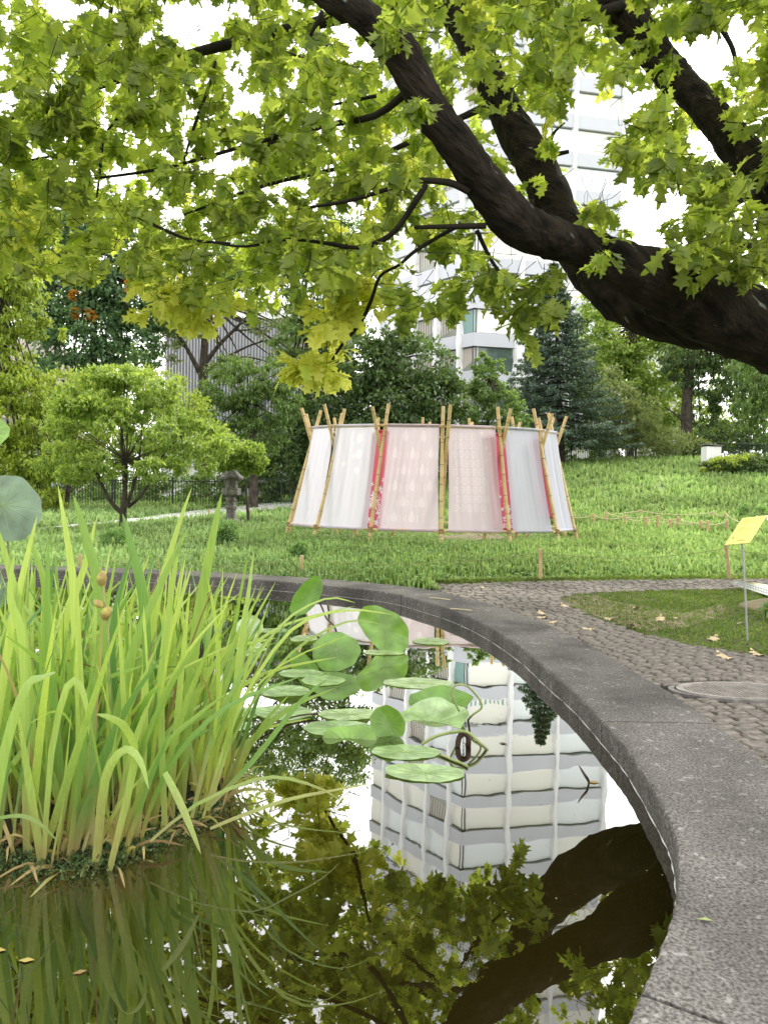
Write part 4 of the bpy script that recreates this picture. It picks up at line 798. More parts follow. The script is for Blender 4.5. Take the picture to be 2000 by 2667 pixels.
# mound and plant at the right edge
q = G(2050, 1600, GZ); mb = MB(); mb.lathe([(.001, -.03), (.50, -.02), (.38, .04), (.25, .08), (.1, .1), (.01, .105)], (q[0] + .12, q[1] + .25, GZ), 18)
tag(mb.build('earth_mound', M_['bare'], smooth=True), 'low earthy mound at the right edge of the grass island', 'mound')
# ---------------------------------------------------------------- lobed leaf
side = [(.02, .0), (.015, .12), (.12, .20), (.25, .20), (.17, .36), (.42, .50), (.20, .56), (.36, .80), (.14, .76), (.10, .93), (0, 1.0)]
def oakleaf(curl=.25, fold=.25):
    V = []; F_ = []
    mids = [(0, min(y, .96)) for _, y in side]; n_ = len(side); zf = lambda x, y: fold * abs(x) - curl * (y - .2) ** 2 * .9
    for s_ in (-1, 1):
        b_ = len(V)
        for x, y in side: V.append((s_ * x, y, zf(x, y) + (.03 if x > .3 else 0)))
        for x, y in mids: V.append((0, y, zf(0, y)))
        for i in range(n_ - 1):
            g_ = (b_ + i, b_ + i + 1, b_ + n_ + i + 1); h_ = (b_ + i, b_ + n_ + i + 1, b_ + n_ + i); F_ += [g_, h_] if s_ > 0 else [g_[::-1], h_[::-1]]
    return V, F_
OL = [oakleaf(c, f_) for c, f_ in ((.2, .2), (.5, .35), (.8, .1))]
def smalleaf(curl, fold):
    pts = [(0, 0), (.25, .2), (.15, .36), (.42, .5), (.17, .58), (.34, .8), (.08, .84), (0, 1)]; V = [(0, 0, 0), (0, .45, fold * -.1), (0, 1, -curl * .5)]; F_ = []
    for s_ in (-1, 1):
        b_ = len(V); V += [(s_ * x, y, fold * x - curl * (y - .2) ** 2 * .8) for x, y in pts]
        for i in range(7):
            g_ = (b_ + i, b_ + i + 1, 1); F_.append(g_ if s_ > 0 else g_[::-1])
    return V, F_
OL2 = [smalleaf(c, f_) for c, f_ in ((.2, .25), (.5, .4), (.8, .15))]
# fallen leaves on path and grass
OM = [np_mesh('fallen_leaf', *oakleaf(.3 + .5 * i, .5), M_['deadoak']) for i in range(2)]
for lab, x, y, s_ in (('pale fallen leaf at the tip of the grass island', 1489, 1578, .13), ('curled fallen leaf near the rim, left of a leaf pair', 1395, 1604, .12), ('tan fallen leaf touching another at the edge of the cobbles', 1420, 1600, .11), ('small fallen leaf closest to the rim on the cobbles', 1424, 1620, .09),
                      ('cream fallen leaf on the cobbles below the grass tip', 1510, 1632, .12), ('brown fallen leaf on the bare soil edge', 1570, 1606, .12), ('fallen leaf alone in the middle of the grass island', 1648, 1580, .10), ('tan fallen leaf on the bare soil in a loose group', 1716, 1616, .12),
                      ('pale fallen leaf left in the loose group on bare soil', 1655, 1630, .10), ('flat cream fallen leaf on the grass left of the sign pole', 1845, 1665, .12), ('large cream fallen leaf on the cobbles under the sign', 1913, 1714, .14), ('yellowish fallen leaf on the cobbles at the right edge', 1992, 1706, .13),
                      ('small dry leaf on the grass behind the sign pole', 1915, 1622, .07), ('tiny pale leaf on the grass at the island middle', 1765, 1608, .06), ('small tan leaf lying in the lawn edge grass', 1830, 1490, .08), ('dry fallen leaf at the edge of the cobbled strip', 1260, 1527, .09)):
    q = G(x, y, GZ + .03); o_ = link('fallen_leaf', random.choice(OM)); o_.location = tuple(q); o_.scale = (s_, s_, s_ * .6); o_.rotation_euler = (random.uniform(-.15, .15), random.uniform(3.0, 3.3), random.uniform(0, 6.28)); tag(o_, lab, 'leaf', 'fallen leaves')
q = G(1858, 2398, RW + .006); o_ = link('fallen_leaf', OM[0]); o_.data = np_mesh('fallen_leaf', LEAF4, LEAF4F, M_['stalk']); o_.location = tuple(q); o_.scale = (.02, .035, .02); o_.rotation_euler = (0, 0, 1.3); tag(o_, 'tiny green leaf on the concrete rim', 'leaf', 'fallen leaves')
q = G(1470, 1562, RW + .005)
for lab, x0, y0, x1, y1 in (('long dry grass straw lying on the far curve of the rim', 1117, 1556, 1172, 1562), ('short pale straw on the rim near the joint', 1172, 1585, 1228, 1590)):
    mb = MB(); mb.tube([G(x0, y0, RW + .006), G((x0 + x1) / 2, (y0 + y1) / 2 - 1, RW + .01), G(x1, y1, RW + .006)], .004, 5); tag(mb.build('straw', M_['rope']), lab, 'straw')
# ---------------------------------------------------------------- small plants at the mound, bushes on the lawn
def plant(name, label, cat, x, y, d, w, h, n, leaf, m):
    c = P(x, y, d); gz = float(terrain(c[0], c[1])); t_ = thing(name, label, cat, (c[0], c[1], gz)); k = d / FP
    crown([((c[0], c[1], gz + h * k * .5), (w * k * .5, w * k * .4, h * k * .55), 1)], leaf, n, m, t_, name='foliage', clump=.3, droop=-.4)
    mb = MB()
    for i in range(6): a = rng.normal(0, .3 * w * k * .5, 2); mb.tube([(c[0], c[1], gz), (c[0] + a[0], c[1] + a[1], gz + h * k * .8)], .006, 4)
    mb.build('stem', M_['stalk'], t_)
plant('leafy_plant', 'bushy green plant on the lawn below the stone lantern', 'plant', 590, 1420, 13.4, 55, 62, 2600, .045, M_['weed'])
plant('leafy_plant', 'small green plant on the lawn left of the pavilion foot', 'plant', 782, 1455, 11, 50, 46, 1800, .035, M_['weed'])
plant('leafy_plant', 'low weedy plant behind the iris tips on the lawn', 'plant', 300, 1440, 12, 70, 50, 1800, .04, M_['weed'])
plant('leafy_plant', 'green weed with large leaves at the right edge by the mound', 'plant', 1990, 1590, 6.6, 60, 44, 160, .085, M_['weed'])
plant('leafy_plant', 'broad leaved rosette on the slope above the yellow sign', 'plant', 1950, 1345, 22, 90, 46, 260, .2, M_['weed'])
# ---------------------------------------------------------------- the oak
oak = thing('oak_tree', 'big oak reaching over the pond from the right with dark spreading limbs', 'tree', (5.2, 7.6, GZ))
def limb(name, pts, mat_=None, n=14, rough=.10, sub=6):
    """pts: px, py, radius px, depth"""
    w = [np.append(P(x, y, d), r * d / FP) for x, y, r, d in pts]; c = catmull(w, sub); r = c[:, 3] * (1 + .025 * np.sin(np.arange(len(c)) * 1.1) + .015 * rng.normal(0, 1, len(c)))
    mb = MB(); mb.tube(c[:, :3], list(r), n, rough=rough); return mb.build(name, mat_ or M_['bark'], oak, smooth=True)
A_ = [(780, -70, 34, 5.6), (860, -8, 34, 5.6), (925, 25, 36, 5.6), (985, 75, 42, 5.65), (1045, 140, 48, 5.7), (1083, 215, 46, 5.75), (1130, 300, 46, 5.8), (1184, 368, 47, 5.85), (1232, 440, 49, 5.9), (1285, 510, 52, 6.0), (1335, 572, 56, 6.1), (1400, 608, 54, 6.2), (1470, 632, 50, 6.35), (1542, 658, 52, 6.5), (1620, 690, 60, 6.6), (1700, 728, 78, 6.75), (1790, 775, 85, 6.95), (1900, 828, 92, 7.2), (2010, 868, 96, 7.35), (2160, 920, 120, 7.5), (2290, 960, 160, 7.6)]
B_ = [(1120, -80, 44, 10.6), (1165, 0, 44, 10.4), (1215, 70, 43, 10.2), (1250, 150, 40, 10.0), (1300, 260, 42, 9.8), (1345, 350, 46, 9.6), (1395, 430, 50, 9.4), (1440, 530, 50, 9.2), (1480, 615, 52, 9.0), (1545, 700, 62, 8.7), (1625, 768, 70, 8.4), (1720, 812, 72, 8.1), (1850, 842, 74, 7.9), (2000, 872, 82, 7.7), (2160, 930, 120, 7.6)]
C_ = [(1560, -80, 48, 9.8), (1592, 0, 46, 9.6), (1640, 60, 46, 9.5), (1690, 120, 42, 9.4), (1750, 195, 42, 9.3), (1805, 250, 38, 9.1), (1860, 310, 40, 8.9), (1925, 390, 46, 8.7), (2000, 470, 52, 8.4), (2100, 600, 70, 8.1), (2180, 760, 100, 7.8), (2260, 900, 120, 7.6)]
mb = MB(); tb = P(2300, 960, 7.6); mb.tube(catmull([(tb[0] + .5, 7.6, GZ - .2), (tb[0] + .25, 7.6, .3), (tb[0] + .1, 7.6, 1.2), tb, tb + [.1, .1, 1.2]], 5), [.85, .8, .72, .68, .64, .6, .58, .56, .54, .53, .52, .52, .52, .52, .52, .5, .5, .45, .4, .35, .3], 18, rough=.08)
mb.build('trunk', M_['bark'], oak, True)
for L_ in (A_, B_, C_): limb('limb', L_)
BR = [[(1223, 500, 9, 5.9), (1168, 476, 9, 5.9), (1078, 472, 7, 6.0), (1000, 496, 6, 6.1), (900, 525, 5, 6.2), (770, 545, 3, 6.3)],
      [(1110, 480, 8, 5.95), (1070, 545, 8, 6.0), (1030, 600, 7, 6.1), (990, 628, 7, 6.2), (930, 645, 6, 6.3), (840, 632, 5, 6.4), (750, 624, 4, 6.4), (640, 642, 3.5, 6.5), (560, 633, 2, 6.5)],
      [(1265, 588, 8, 6.0), (1180, 590, 7, 6.0), (1080, 592, 5, 6.1)],
      [(1200, 585, 6, 6.1), (1150, 612, 5, 6.2), (1080, 655, 5, 6.3), (1040, 690, 4, 6.4), (990, 720, 4, 6.6), (967, 781, 5, 7.2), (940, 839, 5, 7.4), (886, 905, 4, 7.5), (844, 977, 2.5, 7.6)],
      [(1040, 10, 16, 9.5), (700, 90, 14, 9.0), (530, 132, 12, 8.8), (434, 163, 12, 8.6), (362, 187, 11, 8.5), (301, 211, 9, 8.4), (180, 250, 7, 8.3), (90, 283, 7, 8.2), (20, 312, 5, 8.1), (-80, 360, 4, 8.0)],
      [(352, -60, 8, 7.6), (350, 60, 8, 7.6), (345, 160, 7, 7.6), (330, 250, 6, 7.6), (305, 310, 4, 7.6), (280, 340, 2, 7.6)],
      [(562, 160, 4, 7.4), (540, 240, 4, 7.4), (510, 320, 4, 7.4), (488, 390, 3, 7.4), (470, 455, 2, 7.4)], [(290, 20, 6, 8), (284, 120, 4, 8), (275, 200, 2, 8)],
      [(840, 30, 6, 6), (815, 80, 5, 6), (790, 125, 3, 6.1)], [(728, 345, 8, 7.5), (705, 380, 9, 7.5), (682, 412, 5, 7.5)], [(267, 368, 5, 7), (262, 440, 4, 7), (253, 515, 2, 7)],
      [(-80, 380, 5, 7.4), (0, 412, 4, 7.4), (70, 418, 4, 7.3), (130, 408, 3, 7.2), (182, 388, 2, 7.2)], [(1640, 10, 14, 9.4), (1566, 30, 13, 9.2), (1500, 54, 10, 9), (1458, 78, 8, 8.9), (1416, 63, 4, 8.8)],
      [(1241, 600, 6, 6.2), (1277, 675, 5, 6.3), (1313, 723, 4, 6.4), (1355, 765, 3, 6.5)], [(1838, -40, 9, 9.4), (1845, 20, 8, 9.4), (1875, 70, 7, 9.4), (1908, 130, 6, 9.3), (1918, 195, 4, 9.3)],
      [(1385, 520, 6, 6.1), (1380, 545, 5, 6.1), (1350, 500, 4, 6.0)], [(1480, 395, 5, 9.3), (1430, 400, 6, 9.3), (1440, 350, 4, 9.2), (1470, 320, 2, 9.2)], [(980, 250, 5, 6.6), (920, 262, 4, 6.6), (860, 275, 3, 6.6)],
      [(1950, 640, 9, 7.5), (1880, 660, 6, 7.2), (1800, 690, 4, 7.0)], [(2000, 470, 10, 8.2), (1900, 540, 7, 7.8), (1800, 560, 4, 7.4)], [(860, 180, 4, 7.6), (700, 120, 4, 7.9), (640, 100, 3, 8)], [(350, 560, 4, 7), (480, 620, 4, 6.8), (600, 634, 3, 6.6)],
      [(1083, 215, 12, 5.8), (980, 300, 9, 6.4), (830, 330, 7, 7), (640, 380, 5, 7.4), (420, 440, 4, 7.4), (200, 470, 3, 7.4)], [(1300, 260, 10, 9.8), (1150, 330, 8, 9.3), (950, 420, 6, 8.8), (700, 480, 5, 8.4), (480, 560, 3, 8.1)]]
for q in BR: limb('branch', q, M_['twig'], 7, .05, 4)
# foliage: sprays of lobed leaves in the volume of the crown
HULL = [(-700, -500), (2700, -500), (2700, 800), (2080, 790), (1960, 770), (1840, 765), (1760, 720), (1660, 640), (1560, 610), (1440, 560), (1350, 560), (1300, 640), (1240, 700), (1150, 640), (1060, 650), (1010, 640), (960, 700), (870, 750), (760, 745), (640, 800), (560, 790), (480, 800), (400, 770), (330, 740), (250, 740), (150, 700), (60, 690), (-60, 690), (-700, 760)]
GAPS = [[(400, -20), (640, -20), (620, 60), (560, 110), (500, 130), (430, 80)], [(120, -30), (240, -20), (200, 60), (110, 80)], [(-60, 120), (30, 140), (40, 240), (-60, 240)], [(600, 180), (680, 210), (720, 330), (640, 300)], [(1490, 190), (1620, 170), (1690, 230), (1640, 330), (1500, 420), (1430, 380)], [(1740, 90), (1900, 40), (1990, 30), (1990, 100), (1890, 200), (1810, 220), (1750, 160)], [(1480, 380), (1640, 420), (1800, 520), (1840, 700), (1740, 700), (1620, 560), (1480, 480)], [(1420, 330), (1560, 330), (1600, 440), (1480, 560), (1420, 470)], [(1050, -40), (1100, -40), (1160, 60), (1100, 40)]]
EXTRA = [(1270, 740, 95, 60, 6.4, 13, 'g'), (1370, 790, 70, 45, 6.5, 9, 'g'), (1430, 740, 50, 40, 6.4, 6, 'g'), (1075, 765, 40, 50, 6.4, 7, 'g'), (1120, 640, 60, 40, 6.3, 6, 'g'), (1900, 690, 110, 60, 6.3, 16, 'g'), (1560, 640, 40, 30, 6.0, 3, 'g'), (1800, 600, 60, 60, 6.1, 8, 'g'), (1090, 255, 36, 40, 5.3, 2, 'g'),
         (1010, 60, 60, 50, 5.2, 4, 'g'), (440, 800, 70, 46, 7.4, 16, 'y'), (520, 770, 80, 50, 7.4, 14, 'y'), (900, 790, 70, 40, 7.5, 15, 'y'), (960, 745, 70, 40, 7.5, 14, 'y'), (850, 850, 50, 32, 7.5, 10, 'y'), (845, 925, 38, 20, 7.6, 8, 'y'), (800, 958, 50, 22, 7.6, 14, 'y'), (850, 968, 34, 16, 7.6, 8, 'y'), (60, 540, 90, 50, 8.4, 10, 'y'), (40, 600, 60, 40, 8.2, 8, 'y'), (500, 830, 40, 30, 7.4, 5, 'y'), (1080, 440, 60, 40, 9.5, 6, 'y'), (950, 330, 60, 60, 9.6, 8, 'y'), (1560, 650, 40, 20, 9, 3, 'y')]
CL = []   # cluster: pos, type
rc = np.random.default_rng(5)
def seg_dist(px, py, L_):
    m_ = 1e9
    for a, b_ in zip(L_[:-1], L_[1:]):
        ax_, ay_, bx_, by_ = a[0], a[1], b_[0], b_[1]; t = ((px - ax_) * (bx_ - ax_) + (py - ay_) * (by_ - ay_)) / ((bx_ - ax_) ** 2 + (by_ - ay_) ** 2); t = min(max(t, 0), 1)
        m_ = min(m_, math.hypot(px - ax_ - t * (bx_ - ax_), py - ay_ - t * (by_ - ay_)) - (a[2] + (b_[2] - a[2]) * t))
    return m_
n_try = 0; target = 5700
while len(CL) < target:
    px, py = rc.uniform(-650, 2650), rc.uniform(-420, 800)
    if not inpoly([px], [py], HULL)[0]: continue
    if any(inpoly([px], [py], g_)[0] for g_ in GAPS) and rc.uniform() < .965: continue
    if 0 < px < 2000 and py > 0 and math.sin(px * .021 + 1.3) * math.sin(py * .027 + px * .006) >.45 and rc.uniform() < .85: continue
    d = rc.uniform(5.6, 11.5) if rc.uniform() < .8 else rc.uniform(9, 13)
    if px < 700: d = max(d, 6.2)
    dA = seg_dist(px, py, A_)
    if dA < 55 and d < 7.6 and (rc.uniform() < .96): continue
    dB = seg_dist(px, py, B_)
    if dB < 26 and d < 10.2 and rc.uniform() < .72: continue
    dC = seg_dist(px, py, C_)
    if dC < 24 and d < 9.5 and rc.uniform() < .72: continue
    if py > 520 and 1050 < px < 1330 and d > 6.6 and rc.uniform() < .55: continue
    yel = (rc.uniform() < (.08 if py < 600 else .25) and d > 8) or (px > 960 and px < 1150 and py > 250 and d > 9 and rc.uniform() < .5)
    CL.append((P(px, py, d), 'y' if yel else 'g'))
for x, y, sx, sy, d, k, ty in EXTRA:
    for _ in range(k): CL.append((P(x + rc.normal(0, .55) * sx, y + rc.normal(0, .55) * sy, d + rc.normal(0, .25)), ty))
MB.noop = None; twm = MB(); LP, LA, LN, LS, LY = [], [], [], [], []
rt = random.Random(3)
for p, ty in CL:
    d0 = unit(rc.normal(0, 1, 3) * [1, 1, .5] + [-.3, -.1, -.35]); L_ = rt.uniform(.18, .36); st = p - d0 * L_ * .6
    back = st - unit(d0 + rc.normal(0, .4, 3) + [0, 0, -.3]) * rt.uniform(.15, .5); back = st + (back - st) * .5; twm.tube([back, st, p + d0 * L_ * .4], [.0035, .0028, .0015], 3, cap=False)
    nl = rt.randint(7, 10); u = rc.uniform(.25, 1, nl); q = st + d0 * (L_ * u)[:, None]
    rad = unit(np.cross(rc.normal(0, 1, (nl, 3)), d0)); ax = unit(rad * rc.uniform(.5, 1.2, (nl, 1)) + d0 * (.2 + u[:, None] * .9) + [0, 0, -.55])
    LP.append(q + ax * .02); LA.append(ax); LN.append(unit(np.array([0, 0, 1.]) + rad * .5 + rc.normal(0, .35, (nl, 3)))); LS.append(rc.uniform(.095, .22, nl)); LY += [ty] * nl
LP, LA, LN, LS, LY = np.concatenate(LP), np.concatenate(LA), np.concatenate(LN), np.concatenate(LS), np.array(LY)
tag(twm.build('twig', M_['twig'], oak), kind='stuff')
size_px = LS / LP[:, 1]; inview = (abs(LP[:, 0]) < .5 * LP[:, 1]) & (LP[:, 2] < CAMZ + LP[:, 1] * .62)
order = np.argsort(-np.where(inview, size_px, 0)); single = np.zeros(len(LP), bool); single[order[:290]] = True
LM = {(ty, i): np_mesh('leaf', *OL[i], M_['oak'] if ty == 'g' else M_['oak_y']) for ty in 'gy' for i in range(3)}
RR = frames(LA, LN); kk = rng.integers(0, 3, len(LP))
for i in np.where(single)[0]:
    o_ = link('leaf', LM[(LY[i], int(kk[i]))], oak); o_.matrix_parent_inverse = Matrix.Identity(4)
    mm = Matrix([[RR[i][a][b_] * LS[i] for b_ in range(3)] + [LP[i][a] - oak.location[a]] for a in range(3)] + [[0, 0, 0, 1]]); o_.matrix_basis = mm
for ty, m in (('g', 'oak'), ('y', 'oak_y')):
    Vs, Fs = [], []; b0 = 0
    for k in range(3):
        for far in (0, 1):
            s_ = (~single) & (LY == ty) & (kk == k) & ((LP[:, 1] > 6.3) == bool(far)); V, F_ = scatter(*(OL2 if far else OL)[k], LP[s_], RR[s_], LS[s_]); Vs.append(V); Fs.append(F_ + b0); b0 += len(V)
    o_ = npo('foliage', np.concatenate(Vs), np.concatenate(Fs), M_[m], oak); tag(o_, kind='stuff')
    if ty == 'y': o_['label'] = 'yellow autumn leaves of the oak'
# ---------------------------------------------------------------- iris clump in the pond
ir = thing('iris_clump', 'tall clump of sword shaped yellow green iris leaves standing in the pond', 'iris plant', G(250, 2200, 0))
def blade(pts, w, nseg=14, fold=.25, taper=2.2, tipstart=.0, facing=None):
    """ribbon along world points, widest low down, pointed tip"""
    c = catmull(pts, max(nseg // (len(pts) - 1), 2)); n_ = len(c); V = []; F_ = []; ref = facing
    for i in range(n_):
        t = unit(c[min(i + 1, n_ - 1)] - c[max(i - 1, 0)]); s_ = unit(np.cross(t, ref)); nr = np.cross(s_, t); u = i / (n_ - 1)
        ww = w * (.62 + .38 * math.sin(min(u * 2.6, 1.57))) * (1 - u ** taper) ** .8 * .5 + .0004
        V += [c[i] - s_ * ww, c[i] + nr * ww * fold, c[i] + s_ * ww]
    for i in range(n_ - 1):
        a = i * 3; F_ += [(a, a + 1, a + 4, a + 3), (a + 1, a + 2, a + 5, a + 4)]
    return V, F_
def add_blade(V, F_, m, lab=None):
    o_ = npo('leaf', V, F_, m, ir, smooth=True)
    if lab: o_['label'] = lab
    return o_
VIEW = np.array([0, -1, .35])
def kb(lst, w, m='iris', lab=None, **kw):
    """key blades: (px,py,depth)"""
    pts = [P(x, y, d) if y_ != 'w' else G(x, y, 0) for x, y, d, *y_ in [(*q, None) if False else q for q in lst] for y_ in [y_[0] if y_ else '']]
    add_blade(*blade(pts, w, facing=VIEW + rng.normal(0, .25, 3), **kw), M_[m], lab)
KB = [([(235, 2215, 2.15), (205, 1750, 2.15), (190, 1500, 2.15), (152, 1262, 2.16)], .042), ([(330, 2170, 2.2), (270, 1600, 2.2), (225, 1400, 2.2), (192, 1290, 2.2)], .036), ([(470, 2120, 2.3), (505, 1700, 2.3), (545, 1450, 2.3), (578, 1285, 2.3)], .040),
      ([(400, 2120, 2.3), (380, 1620, 2.3), (345, 1430, 2.3), (320, 1338, 2.3)], .034, 'iris_d'), ([(330, 2130, 2.4), (400, 1620, 2.4), (450, 1420, 2.4), (500, 1270, 2.4)], .026), ([(250, 2180, 2.1), (330, 1750, 2.1), (420, 1520, 2.1), (493, 1372, 2.1)], .030),
      ([(110, 2240, 2.1), (70, 1720, 2.1), (35, 1520, 2.1), (-8, 1365, 2.1)], .036), ([(70, 2240, 2.0), (62, 1700, 2.0), (28, 1560, 2.0), (39, 1440, 2.0)], .030), ([(-30, 2240, 1.75), (15, 1950, 1.75), (70, 1790, 1.75), (110, 1765, 1.74), (148, 1750, 1.72)], .030),
      ([(115, 2235, 1.95), (135, 1960, 1.93), (175, 1790, 1.92), (210, 1785, 1.9), (228, 1850, 1.88), (232, 1915, 1.88)], .026), ([(250, 2245, 1.95), (275, 2030, 1.93), (325, 1952, 1.9), (365, 1980, 1.88), (388, 2055, 1.86)], .028),
      ([(285, 2270, 1.95), (350, 1990, 1.93), (330, 1900, 1.9), (290, 1870, 1.88), (252, 1860, 1.88)], .026), ([(430, 2012, 1.95), (465, 2080, 1.93), (495, 2150, 1.91), (524, 2224, 1.9)], .022, 'iris', 'snapped bright leaf pointing down to the water'),
      ([(262, 2250, 1.98), (232, 2248, 1.96), (217, 2310, 1.93), (243, 2425, 1.90)], .018, 'iris', 'leaf with a yellow tip dipping into the water'), ([(392, 2191, 2.0), (512, 2095, 2.05), (663, 2031, 2.1), (753, 2028, 2.15), (844, 2058, 2.18), (892, 2089, 2.2)], .012),
      ([(548, 2158, 2.12), (640, 2120, 2.15), (760, 2080, 2.2), (870, 2058, 2.25), (966, 2040, 2.3)], .012), ([(540, 2110, 2.2), (600, 1900, 2.25), (640, 1600, 2.3), (662, 1438, 2.35)], .022), ([(430, 2150, 2.1), (420, 1800, 2.1), (445, 1560, 2.1), (470, 1400, 2.1)], .024),
      ([(180, 2240, 2.1), (140, 1800, 2.1), (125, 1600, 2.1), (128, 1400, 2.1)], .026, 'iris_d'), ([(520, 2120, 2.25), (600, 1850, 2.3), (720, 1640, 2.35), (845, 1560, 2.4), (925, 1570, 2.45)], .010), ([(530, 2130, 2.2), (620, 1850, 2.25), (760, 1640, 2.3), (900, 1590, 2.35), (1020, 1600, 2.4)], .012),
      ([(540, 2080, 2.3), (640, 1860, 2.35), (760, 1700, 2.4), (900, 1620, 2.45), (990, 1625, 2.5)], .010), ([(545, 2100, 2.2), (660, 1980, 2.25), (780, 1830, 2.3), (850, 1770, 2.3)], .020, 'iris_d'), ([(500, 2130, 2.15), (560, 1900, 2.2), (640, 1740, 2.25), (720, 1640, 2.3)], .016),
      ([(300, 2220, 2.05), (420, 1960, 2.0), (520, 1860, 2.0), (600, 1800, 2.0)], .016), ([(90, 2200, 2.2), (120, 1600, 2.2), (95, 1450, 2.2), (75, 1400, 2.2)], .022), ([(560, 2090, 2.3), (570, 1800, 2.3), (560, 1600, 2.3), (520, 1440, 2.3)], .03),
      ([(60, 2180, 2.5), (150, 1700, 2.5), (220, 1480, 2.5), (250, 1355, 2.5)], .03), ([(-40, 2150, 2.1), (20, 1700, 2.1), (60, 1500, 2.1), (98, 1345, 2.1)], .026), ([(380, 2150, 2.2), (300, 1800, 2.2), (300, 1600, 2.2), (345, 1440, 2.2)], .028, 'iris_d'),
      ([(0, 2130, 1.8), (60, 2125, 1.82), (110, 2150, 1.84), (150, 2190, 1.86)], .012, 'iris_d')]
for q in KB: kb([*q[0]], q[1], q[2] if len(q) > 2 else 'iris', q[3] if len(q) > 3 else None)
BP = Gp([(-330, 2230), (-100, 2250), (60, 2255), (200, 2262), (300, 2240), (380, 2200), (470, 2150), (560, 2120), (600, 2060), (590, 1960), (480, 1900), (300, 1880), (0, 1880), (-400, 1900)], 0)
bx0, bx1 = min(q[0] for q in BP), max(q[0] for q in BP); by0, by1 = min(q[1] for q in BP), max(q[1] for q in BP); made = 0; extra_v, extra_f, eb = {}, {}, {}
cr_ = np.random.default_rng(21)
while made < 900:
    x, y = cr_.uniform(bx0, bx1), cr_.uniform(by0, by1)
    if not inpoly([x], [y], BP)[0]: continue
    made += 1; rgt = sstep(-1.0, -.45, x); edge = sstep(-.62, -.42, x)
    lean = np.array([cr_.normal(.03, .15) + .28 * edge + .06 * rgt, cr_.normal(-.02, .13), 1.0]); H_ = cr_.uniform(.5, .93) * (1 - .12 * edge) * (1.0 if cr_.uniform() < .7 else .6); bend = abs(cr_.normal(0, .12)) + (.35 if cr_.uniform() < .12 else 0) + .18 * edge * cr_.uniform()
    w = cr_.uniform(.008, .030) * (1 - .5 * edge * cr_.uniform()); hd = unit(np.array([lean[0] + cr_.normal(0, .1), lean[1] + cr_.normal(0, .1), 0]) + 1e-6)
    p0 = np.array([x, y, -.08]); pts = [p0 + unit(lean) * H_ * u + hd * bend * H_ * u ** 2.4 + np.array([0, 0, -bend * H_ * .55 * u ** 3]) for u in (0, .25, .5, .75, 1)]
    m = 'iris' if cr_.uniform() < .74 else 'iris_d'
    if cr_.uniform() < .07: m = 'dead'; w = min(w, .009)
    V, F_ = blade(pts, w, facing=unit(np.array([cr_.normal(0, .7), -1, .3])), taper=2.6)
    if made <= 255: add_blade(V, F_, M_[m], 'withered tan leaf' if m == 'dead' else None)
    else: b_ = eb.get(m, 0); extra_v.setdefault(m, []).extend(V); extra_f.setdefault(m, []).extend([tuple(i + b_ for i in g_) for g_ in F_]); eb[m] = b_ + len(V)
# short dead and broken leaves round the base, and sunken leaves
for i in range(240):
    t = cr_.uniform(); a = BP[1 + int(t * 7)] + (BP[2 + int(t * 7)] - BP[1 + int(t * 7)]) * cr_.uniform(); p0 = np.array([a[0] + cr_.normal(0, .03), a[1] + abs(cr_.normal(.02, .1)), -.03]); dr = np.array([cr_.normal(0, .8), cr_.normal(-.3, .6), cr_.uniform(.1, 1.2)]); L_ = cr_.uniform(.08, .3)
    pts = [p0, p0 + unit(dr) * L_ * .5, p0 + unit(dr) * L_ * .9 - [0, 0, L_ * .25]]; V, F_ = blade(pts, cr_.uniform(.006, .014), 6, facing=VIEW + cr_.normal(0, .4, 3)); m = 'dead' if cr_.uniform() < .7 else 'iris'
    b_ = eb.get(m, 0); extra_v.setdefault(m, []).extend(V); extra_f.setdefault(m, []).extend([tuple(i_ + b_ for i_ in g_) for g_ in F_]); eb[m] = b_ + len(V)
for m in extra_v: tag(npo('leaves', extra_v[m], extra_f[m], M_[m], ir, smooth=True), kind='stuff')
sb_v, sb_f, b_ = [], [], 0
for (x0, y0), (x1, y1), w in [((260, 2330), (420, 2600), .03), ((60, 2380), (190, 2490), .014), ((300, 2270), (365, 2480), .015), ((130, 2300), (145, 2380), .01), ((0, 2400), (160, 2440), .008), ((380, 2270), (430, 2400), .02), ((450, 2240), (450, 2330), .016), ((20, 2350), (200, 2440), .008)]:
    a, c = G(x0, y0, -.03), G(x1, y1, -.10); V, F_ = blade([a, (a + c) / 2 + [.02, 0, .0], c], w, 10, facing=np.array([0, -.2, 1.])); sb_v += list(V); sb_f += [tuple(i + b_ for i in g_) for g_ in F_]; b_ += len(V)
tag(npo('sunken_leaf', sb_v, sb_f, M_['dead'], ir, True), kind='stuff')
# root mat
V = []; F_ = []; cx_, cy_ = np.mean(BP, 0); NR_ = len(BP) * 6; ring_ = catmull([np.array(q) for q in BP], 6, True)
for k, (s_, z) in enumerate(((1.04, -.4), (1.01, -.03), (.97, .008), (.9, .02), (.6, .03), (.01, .03))):
    for i, q in enumerate(ring_): V.append((cx_ + (q[0] - cx_) * s_ + .012 * math.sin(i * 2.3 + k), cy_ + (q[1] - cy_) * s_ + .012 * math.cos(i * 1.7 + k), z + .012 * math.sin(i * 1.1 + k * 2)))
n_ = len(ring_); F_ = [(k * n_ + i, k * n_ + (i + 1) % n_, (k + 1) * n_ + (i + 1) % n_, (k + 1) * n_ + i) for k in range(5) for i in range(n_)]
npo('root_mat', V, F_, M_['mound'], ir, True)
q = [P(285, 1720, 2.05), P(284, 1660, 2.05), P(280, 1600, 2.05), P(272, 1560, 2.05), P(266, 1525, 2.05)]; mb = MB(); mb.tube(catmull([G(300, 2200, 0)] + q, 5), .0028, 6); mb.build('flower_stalk', M_['stalk'], ir)
